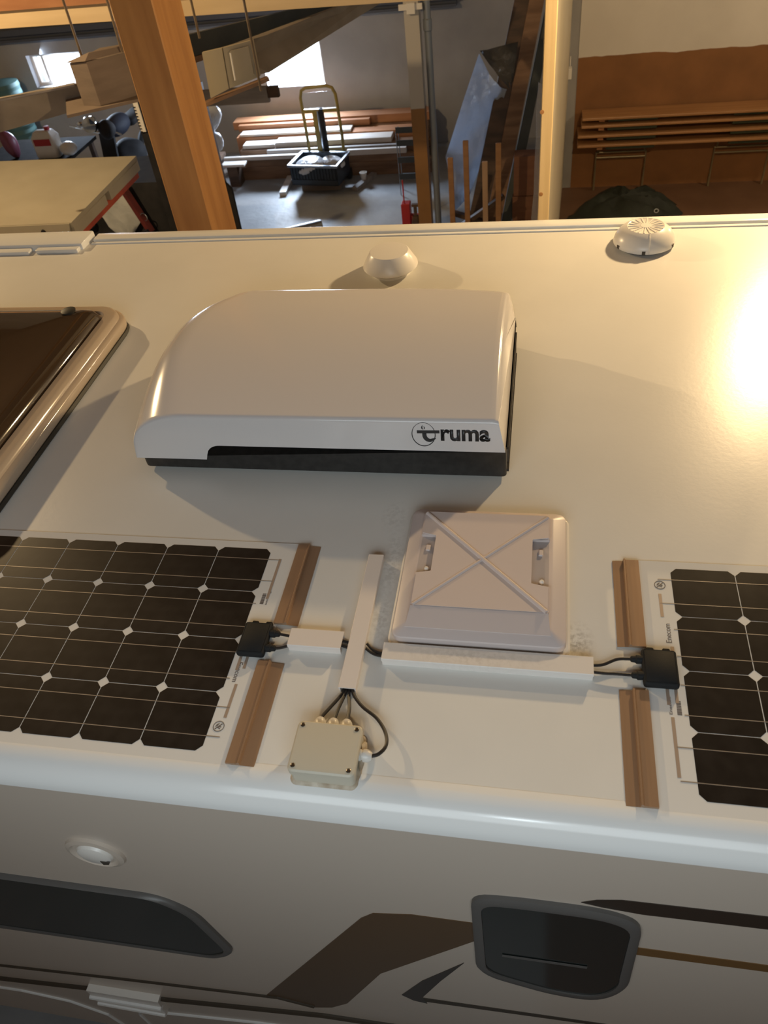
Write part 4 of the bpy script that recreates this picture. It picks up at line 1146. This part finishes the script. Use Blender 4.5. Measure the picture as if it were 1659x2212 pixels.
bm = loft(NB(), [[Vector((0.480, -0.05, 0.040)), Vector((0.754, -0.05, 0.040)), Vector((0.754, -0.05, 0.0505)), Vector((0.480, -0.05, 0.0505))], [Vector((0.474, -0.095, 0.034)), Vector((0.760, -0.095, 0.034)), Vector((0.760, -0.095, 0.0385)), Vector((0.474, -0.095, 0.0385))]])
obj('front_slope', bm, M['hatch'], t, True, sharp=50)
for p0, p1 in (((0.484, 0.214, 0.0512), (0.750, -0.048, 0.0512)), ((0.750, 0.214, 0.0512), (0.484, -0.048, 0.0512))):
    obj('cross_rib', tube(NB(), [p0, p1], 0.0048 if p0[0] < 0.6 else 0.0034, 10), M['hatch'], t, True)
for x0, x1, y0, y1 in ((0.480, 0.512, 0.042, 0.148), (0.718, 0.754, 0.022, 0.148)):
    rc = obj('latch_recess', BX(x0, x1, y0, y1, 0.0405, 0.0415), M['hatch_rec'], t)
    obj('latch_pin', lathe(NB(), ((x0 + x1) / 2 + 0.004, y0 + 0.012, 0.0415), [(0.005, 0), (0.005, 0.005), (0.003, 0.008), (0, 0.0085)], 12), M['white_pl'], rc, True)
    obj('latch_block', BX((x0 + x1) / 2 - 0.004, (x0 + x1) / 2 + 0.006, y1 - 0.042, y1 - 0.024, 0.0415, 0.046, 0.002, 1), M['hatch'], rc)

# ---------------------------------------------------------------- solar panels
Pc = 0.1275
def cell_bm(x, y):
    h, c = 0.0628, 0.0115
    bm = NB()
    pts = [(-h + c, -h), (h - c, -h), (h, -h + c), (h, h - c), (h - c, h), (-h + c, h), (-h, h - c), (-h, -h + c)]
    return slab(bm, [(x + a, y + b, 0.0026) for a, b in pts], (0, 0, 0.0005))

def solar_panel(label, xs_, y_top, sheet, side):
    t = thing('solar_panel', label, 'solar panel', ((sheet[0] + sheet[1]) / 2, -0.13, 0))
    obj('backsheet', BX(sheet[0], sheet[1], -0.408, 0.146, 0.0002, 0.0026, 0.0008, 1), M['sheet'], t)
    obj('sealant_line', BX(sheet[0], sheet[1] - 0.002, -0.4165, -0.4085, 0.0001, 0.0018), M['grey_sealant'], t)
    first = None
    for x in xs_:
        for r in range(4):
            y = y_top - (r + 0.5) * Pc
            if first is None:
                first = obj('solar_cell', cell_bm(x, y), M['cell'], t)
                fx, fy = x, y
            else:
                share('solar_cell', first, t, (x - fx, y - fy, 0))
    xa, xb = min(xs_) - 0.064, max(xs_) + 0.064
    for r in range(4):
        yc = y_top - (r + 0.5) * Pc
        for s in (-0.0315, 0.0315):
            ex = 0.026 if (r in (0,) or (r == 3)) else 0.006
            x0 = xa if side > 0 else xa - ex
            x1 = xb + ex if side > 0 else xb
            obj('busbar', BX(x0, x1, yc + s - 0.0008, yc + s + 0.0008, 0.0031, 0.0034), M['busbar'], t)
    return t
YT = 0.1275 - 0.001
pl = solar_panel('left solar panel, black cells, its junction box at its right edge', [0.0665 - i * Pc for i in range(9)], 0.125, (-1.03, 0.196), 1)
xr = 1.003 + 0.064
pr = solar_panel('right solar panel, black cells cut off by the right picture edge', [xr + i * Pc for i in range(7)], 0.1265, (0.934, 2.0), -1)
def ribbon(t, x, y0, y1, wd=0.006):
    obj('ribbon', BX(x - wd / 2, x + wd / 2, y0, y1, 0.0027, 0.0032), M['ribbon'], t)
ribbon(pl, 0.1575, -0.020, 0.0955)
ribbon(pl, 0.1535, -0.312, -0.237)
ribbon(pl, 0.144, -0.205, -0.17)
ribbon(pl, 0.158, -0.20, -0.17)
ribbon(pr, 0.978, -0.004, 0.055)
ribbon(pr, 0.976, -0.345, -0.230)
ribbon(pr, 0.972, -0.205, -0.17)
ribbon(pr, 0.987, -0.20, -0.17)
ribbon(pr, 0.990, -0.088, -0.075)
# printing: name, bar code and round mark
obj('lettering', text_bm('Enecom', (0.1425, -0.186, 0.0027), (0, -1, 0), (1, 0, 0), 0.046, 0.0105, 0.0, 0.0004), M['print'], pl)
obj('lettering', text_bm('Enecom', (0.157, 0.0, 0.0027), (0, -1, 0), (1, 0, 0), 0.036, 0.005, 0.0, 0.0004), M['print'], pl)
obj('lettering', text_bm('Enecom', (0.9905, -0.066, 0.0027), (0, 1, 0), (-1, 0, 0), 0.046, 0.0105, 0.0, 0.0004), M['print'], pr)
obj('lettering', text_bm('Enecom', (0.9765, -0.224, 0.0027), (0, 1, 0), (-1, 0, 0), 0.036, 0.005, 0.0, 0.0004), M['print'], pr)
def barcode(t, x0, y0, ln):
    bm = NB()
    y = y0
    rr = random.Random(3)
    while y > y0 - ln:
        wv = rr.choice((0.0006, 0.0010, 0.0014))
        bx(bm, x0, x0 + 0.008, y - wv, y, 0.0027, 0.0030)
        y -= wv + rr.choice((0.0006, 0.0012))
    obj('bar_code', bm, M['print'], t, kind='stuff')
barcode(pl, 0.1445, -0.006, 0.03)
barcode(pr, 0.985, -0.195, 0.03)
def mark(t, x, y):
    rg = obj('round_mark', ring_bm((x, y, 0.0028), (1, 0, 0), (0, 1, 0), 0.0105, 0.0105, 0.0008, 28), M['print'], t)
    bm = NB()
    for a, b in (((-0.006, -0.006), (0.006, 0.006)), ((-0.005, 0.002), (0.0, 0.006)), ((-0.002, -0.002), (0.004, -0.005)), ((0.001, 0.0), (0.0055, -0.001)), ((-0.006, -0.001), (-0.002, 0.003))):
        bar(bm, (x + a[0], y + a[1], 0.0029), (x + b[0], y + b[1], 0.0029), 0.0018, 0.0006)
    obj('mark_sign', bm, M['print'], rg)
mark(pl, 0.147, -0.331)
mark(pr, 0.980, 0.079)
# junction boxes
def jbox(t, x0, x1, y0, y1, sgn):
    o = obj('junction_box', bx(BX(x0, x1, y0, y1, 0.0028, 0.020, 0.006, 3), x0 + 0.004, x1 - 0.004, y0 + 0.004, y1 - 0.004, 0.019, 0.0215, 0.002, 1), M['jbox'], t, True, sharp=50)
    xt = x0 + 0.012 if sgn > 0 else x0 + 0.010
    for k in range(2):
        a = xt + k * 0.030
        obj('lug', BX(a, a + 0.014, y1 - 0.002, y1 + 0.007, 0.003, 0.014, 0.002, 1), M['jbox'], o)
    for y in (y1 - 0.022, y0 + 0.022):
        xa = x1 if sgn > 0 else x0
        obj('cable_gland', lathe(NB(), (xa, y, 0.011), [(0.008, -0.002 * sgn), (0.0085, 0.006 * sgn), (0.0085, 0.009 * sgn), (0.0065, 0.011 * sgn), (0.006, 0.018 * sgn), (0.004, 0.020 * sgn)], 14, 'x'), M['jbox'], o)
    return o
jbox(pl, 0.135, 0.194, -0.174, -0.094, 1)
jbox(pr, 0.929, 0.993, -0.174, -0.094, -1)
# bronze cover strips: two flanges and a raised ridge
def strip(x0, xm, x1, y0, y1, high, label):
    t = thing('cover_strip', label, 'cover strip', ((x0 + x1) / 2, (y0 + y1) / 2, 0.0), 'bronze strips beside the solar panels')
    if high < 0:     # raised flange on the left
        pr_ = [(x0, 0.0028), (x0, 0.0085), (xm - 0.003, 0.0085), (xm - 0.001, 0.012), (xm + 0.002, 0.012), (xm + 0.003, 0.0035), (x1, 0.0022), (x1, 0.0004), (xm - 0.002, 0.0028)]
    else:
        pr_ = [(x0, 0.0004), (x0, 0.0022), (xm - 0.003, 0.0035), (xm - 0.002, 0.012), (xm + 0.001, 0.012), (xm + 0.003, 0.0085), (x1, 0.0085), (x1, 0.0028), (xm + 0.002, 0.0028)]
    obj('strip_profile', loft(NB(), [[Vector((x, y, z)) for x, z in pr_] for y in (y0, y1)]), M['strip'], t)
strip(0.191, 0.217, 0.243, -0.086, 0.139, -1, 'bronze strip beside the left panel, upper one toward the air conditioner')
strip(0.184, 0.209, 0.238, -0.404, -0.181, -1, 'bronze strip beside the left panel, lower one toward the roof edge')
strip(0.888, 0.912, 0.941, -0.083, 0.140, 1, 'bronze strip beside the right panel, upper one above the black junction box')
strip(0.886, 0.912, 0.938, -0.404, -0.181, 1, 'bronze strip beside the right panel, lower one toward the roof edge')

# ---------------------------------------------------------------- cable ducts, terminal box and cables
def duct(x0, x1, y0, y1, along, label, dm='duct'):
    t = thing('cable_duct', label, 'cable duct', ((x0 + x1) / 2, (y0 + y1) / 2, 0))
    h = 0.017
    if along == 'x':
        lo = [(y0, 0), (y1, 0), (y1, h), (y1 - 0.002, h), (y1 - 0.002, 0.002), (y0 + 0.002, 0.002), (y0 + 0.002, h), (y0, h)]
        obj('channel', loft(NB(), [[Vector((x, y, z)) for y, z in lo] for x in (x0, x1)]), M[dm], t)
        up = [(y0 - 0.001, h - 0.005), (y0 - 0.001, h + 0.002), (y0, h + 0.003), (y1, h + 0.003), (y1 + 0.001, h + 0.002), (y1 + 0.001, h - 0.005), (y1, h - 0.005), (y1, h), (y0, h), (y0, h - 0.005)]
        obj('lid', loft(NB(), [[Vector((x, y, z)) for y, z in up] for x in (x0 - 0.001, x1 + 0.001)]), M[dm], t)
    else:
        lo = [(x0, 0), (x1, 0), (x1, h), (x1 - 0.002, h), (x1 - 0.002, 0.002), (x0 + 0.002, 0.002), (x0 + 0.002, h), (x0, h)]
        obj('channel', loft(NB(), [[Vector((x, y, z)) for x, z in lo] for y in (y0, y1)]), M[dm], t)
        up = [(x0 - 0.001, h - 0.005), (x0 - 0.001, h + 0.002), (x0, h + 0.003), (x1, h + 0.003), (x1 + 0.001, h + 0.002), (x1 + 0.001, h - 0.005), (x1, h - 0.005), (x1, h), (x0, h), (x0, h - 0.005)]
        obj('lid', loft(NB(), [[Vector((x, y, z)) for x, z in up] for y in (y0 - 0.001, y1 + 0.001)]), M[dm], t)
duct(0.239, 0.348, -0.146, -0.105, 'x', 'short white cable duct between left junction box and upright duct')
duct(0.364, 0.396, -0.234, 0.108, 'y', 'long white cable duct running toward the beige terminal box')
duct(0.436, 0.839, -0.163, -0.124, 'x', 'dusty white cable duct along the near side of the roof hatch', 'duct_dusty')

t = thing('terminal_box', 'beige screwed terminal box with four cable glands near the roof edge', 'terminal box', (0.373, -0.373, 0))
obj('sealant_bead', shaped(0.308, 0.436, -0.428, -0.318, 0.014, [(0, 0), (0.003, 0.004), (0.006, 0.006)]), M['sealant'], t, True)
obj('housing', shaped(0.314, 0.430, -0.422, -0.327, 0.010, [(0, 0.0), (0, 0.030)]), M['box'], t, True)
obj('cover', shaped(0.312, 0.432, -0.424, -0.325, 0.010, [(0, 0.031), (0, 0.042), (0.003, 0.045), (0.006, 0.0455)]), M['box'], t, True)
for x, y in ((0.322, -0.335), (0.422, -0.335), (0.322, -0.414), (0.422, -0.414)):
    obj('screw', lathe(NB(), (x, y, 0.0452), [(0.0042, 0), (0.0042, 0.001), (0.003, 0.0018), (0.0014, 0.0018), (0.0012, 0.0008), (0, 0.0008)], 14), M['screw'], t, True)
obj('sealant_blob', blob((0.434, -0.362, 0.010), (0.006, 0.03, 0.012), 71, 0.3, 2), M['sealant'], t, True)
GX = (0.345, 0.370, 0.395)
for x in GX:
    obj('cable_gland', lathe(NB(), (x, -0.327, 0.020), [(0.0105, 0.0), (0.0105, 0.004), (0.009, 0.0045), (0.009, 0.007), (0.0115, 0.0072), (0.0115, 0.014), (0.0095, 0.019), (0.0065, 0.023), (0.004, 0.023)], 12, 'y'), M['gland'], t, True, sharp=30)
obj('cable_gland', lathe(NB(), (0.430, -0.370, 0.020), [(0.0105, 0.0), (0.0105, 0.004), (0.009, 0.0045), (0.009, 0.007), (0.0115, 0.0072), (0.0115, 0.014), (0.0095, 0.019), (0.0065, 0.023), (0.004, 0.023)], 12, 'x'), M['gland'], t, True, sharp=30)

def cable(pts, r, label, grp=None):
    P = catmull(pts, 7)
    obj('cable', tube(NB(), P, r, 8), M['cable'], smooth=True, at=pts[0], label=label, cat='cable', group=grp)
cr = 0.0034
cable([(0.374, -0.222, 0.009), (0.370, -0.245, 0.010), (0.357, -0.275, 0.015), (0.346, -0.300, 0.020), (0.345, -0.308, 0.020)], cr, 'black cable into the left of the three top glands')
cable([(0.378, -0.222, 0.009), (0.377, -0.245, 0.011), (0.372, -0.280, 0.016), (0.370, -0.308, 0.020)], cr, 'black cable into the middle of the three top glands')
cable([(0.384, -0.222, 0.009), (0.385, -0.245, 0.011), (0.3925, -0.275, 0.015), (0.395, -0.308, 0.020)], cr, 'black cable into the right of the three top glands')
cable([(0.389, -0.222, 0.012), (0.394, -0.243, 0.012), (0.416, -0.268, 0.012), (0.447, -0.290, 0.013), (0.468, -0.318, 0.015), (0.474, -0.345, 0.018), (0.464, -0.364, 0.020), (0.449, -0.370, 0.020)], cr, 'looped black cable curving into the side gland of the terminal box')
cable([(0.212, -0.116, 0.011), (0.226, -0.117, 0.010), (0.245, -0.119, 0.009)], 0.003, 'upper short black cable from left junction box into the duct')
cable([(0.212, -0.152, 0.011), (0.226, -0.147, 0.009), (0.245, -0.138, 0.009)], 0.003, 'lower short black cable from left junction box into the duct')
cable([(0.340, -0.119, 0.009), (0.352, -0.119, 0.0055), (0.362, -0.121, 0.0045)], 0.003, 'upper black cable stub between short duct and upright duct')
cable([(0.340, -0.130, 0.009), (0.352, -0.131, 0.0055), (0.362, -0.133, 0.0045)], 0.003, 'lower black cable stub between short duct and upright duct')
cable([(0.398, -0.120, 0.0045), (0.410, -0.132, 0.005), (0.424, -0.140, 0.006), (0.442, -0.142, 0.008)], 0.003, 'upper black cable running from the upright duct to the dusty duct')
cable([(0.398, -0.132, 0.0045), (0.412, -0.142, 0.005), (0.426, -0.147, 0.006), (0.442, -0.148, 0.008)], 0.003, 'lower black cable running from the upright duct to the dusty duct')
cable([(0.834, -0.136, 0.009), (0.858, -0.133, 0.010), (0.885, -0.119, 0.011), (0.911, -0.116, 0.011)], 0.003, 'upper black cable from the dusty duct to the right junction box')
cable([(0.834, -0.150, 0.009), (0.860, -0.152, 0.010), (0.885, -0.152, 0.011), (0.911, -0.152, 0.011)], 0.003, 'lower black cable from the dusty duct to the right junction box')
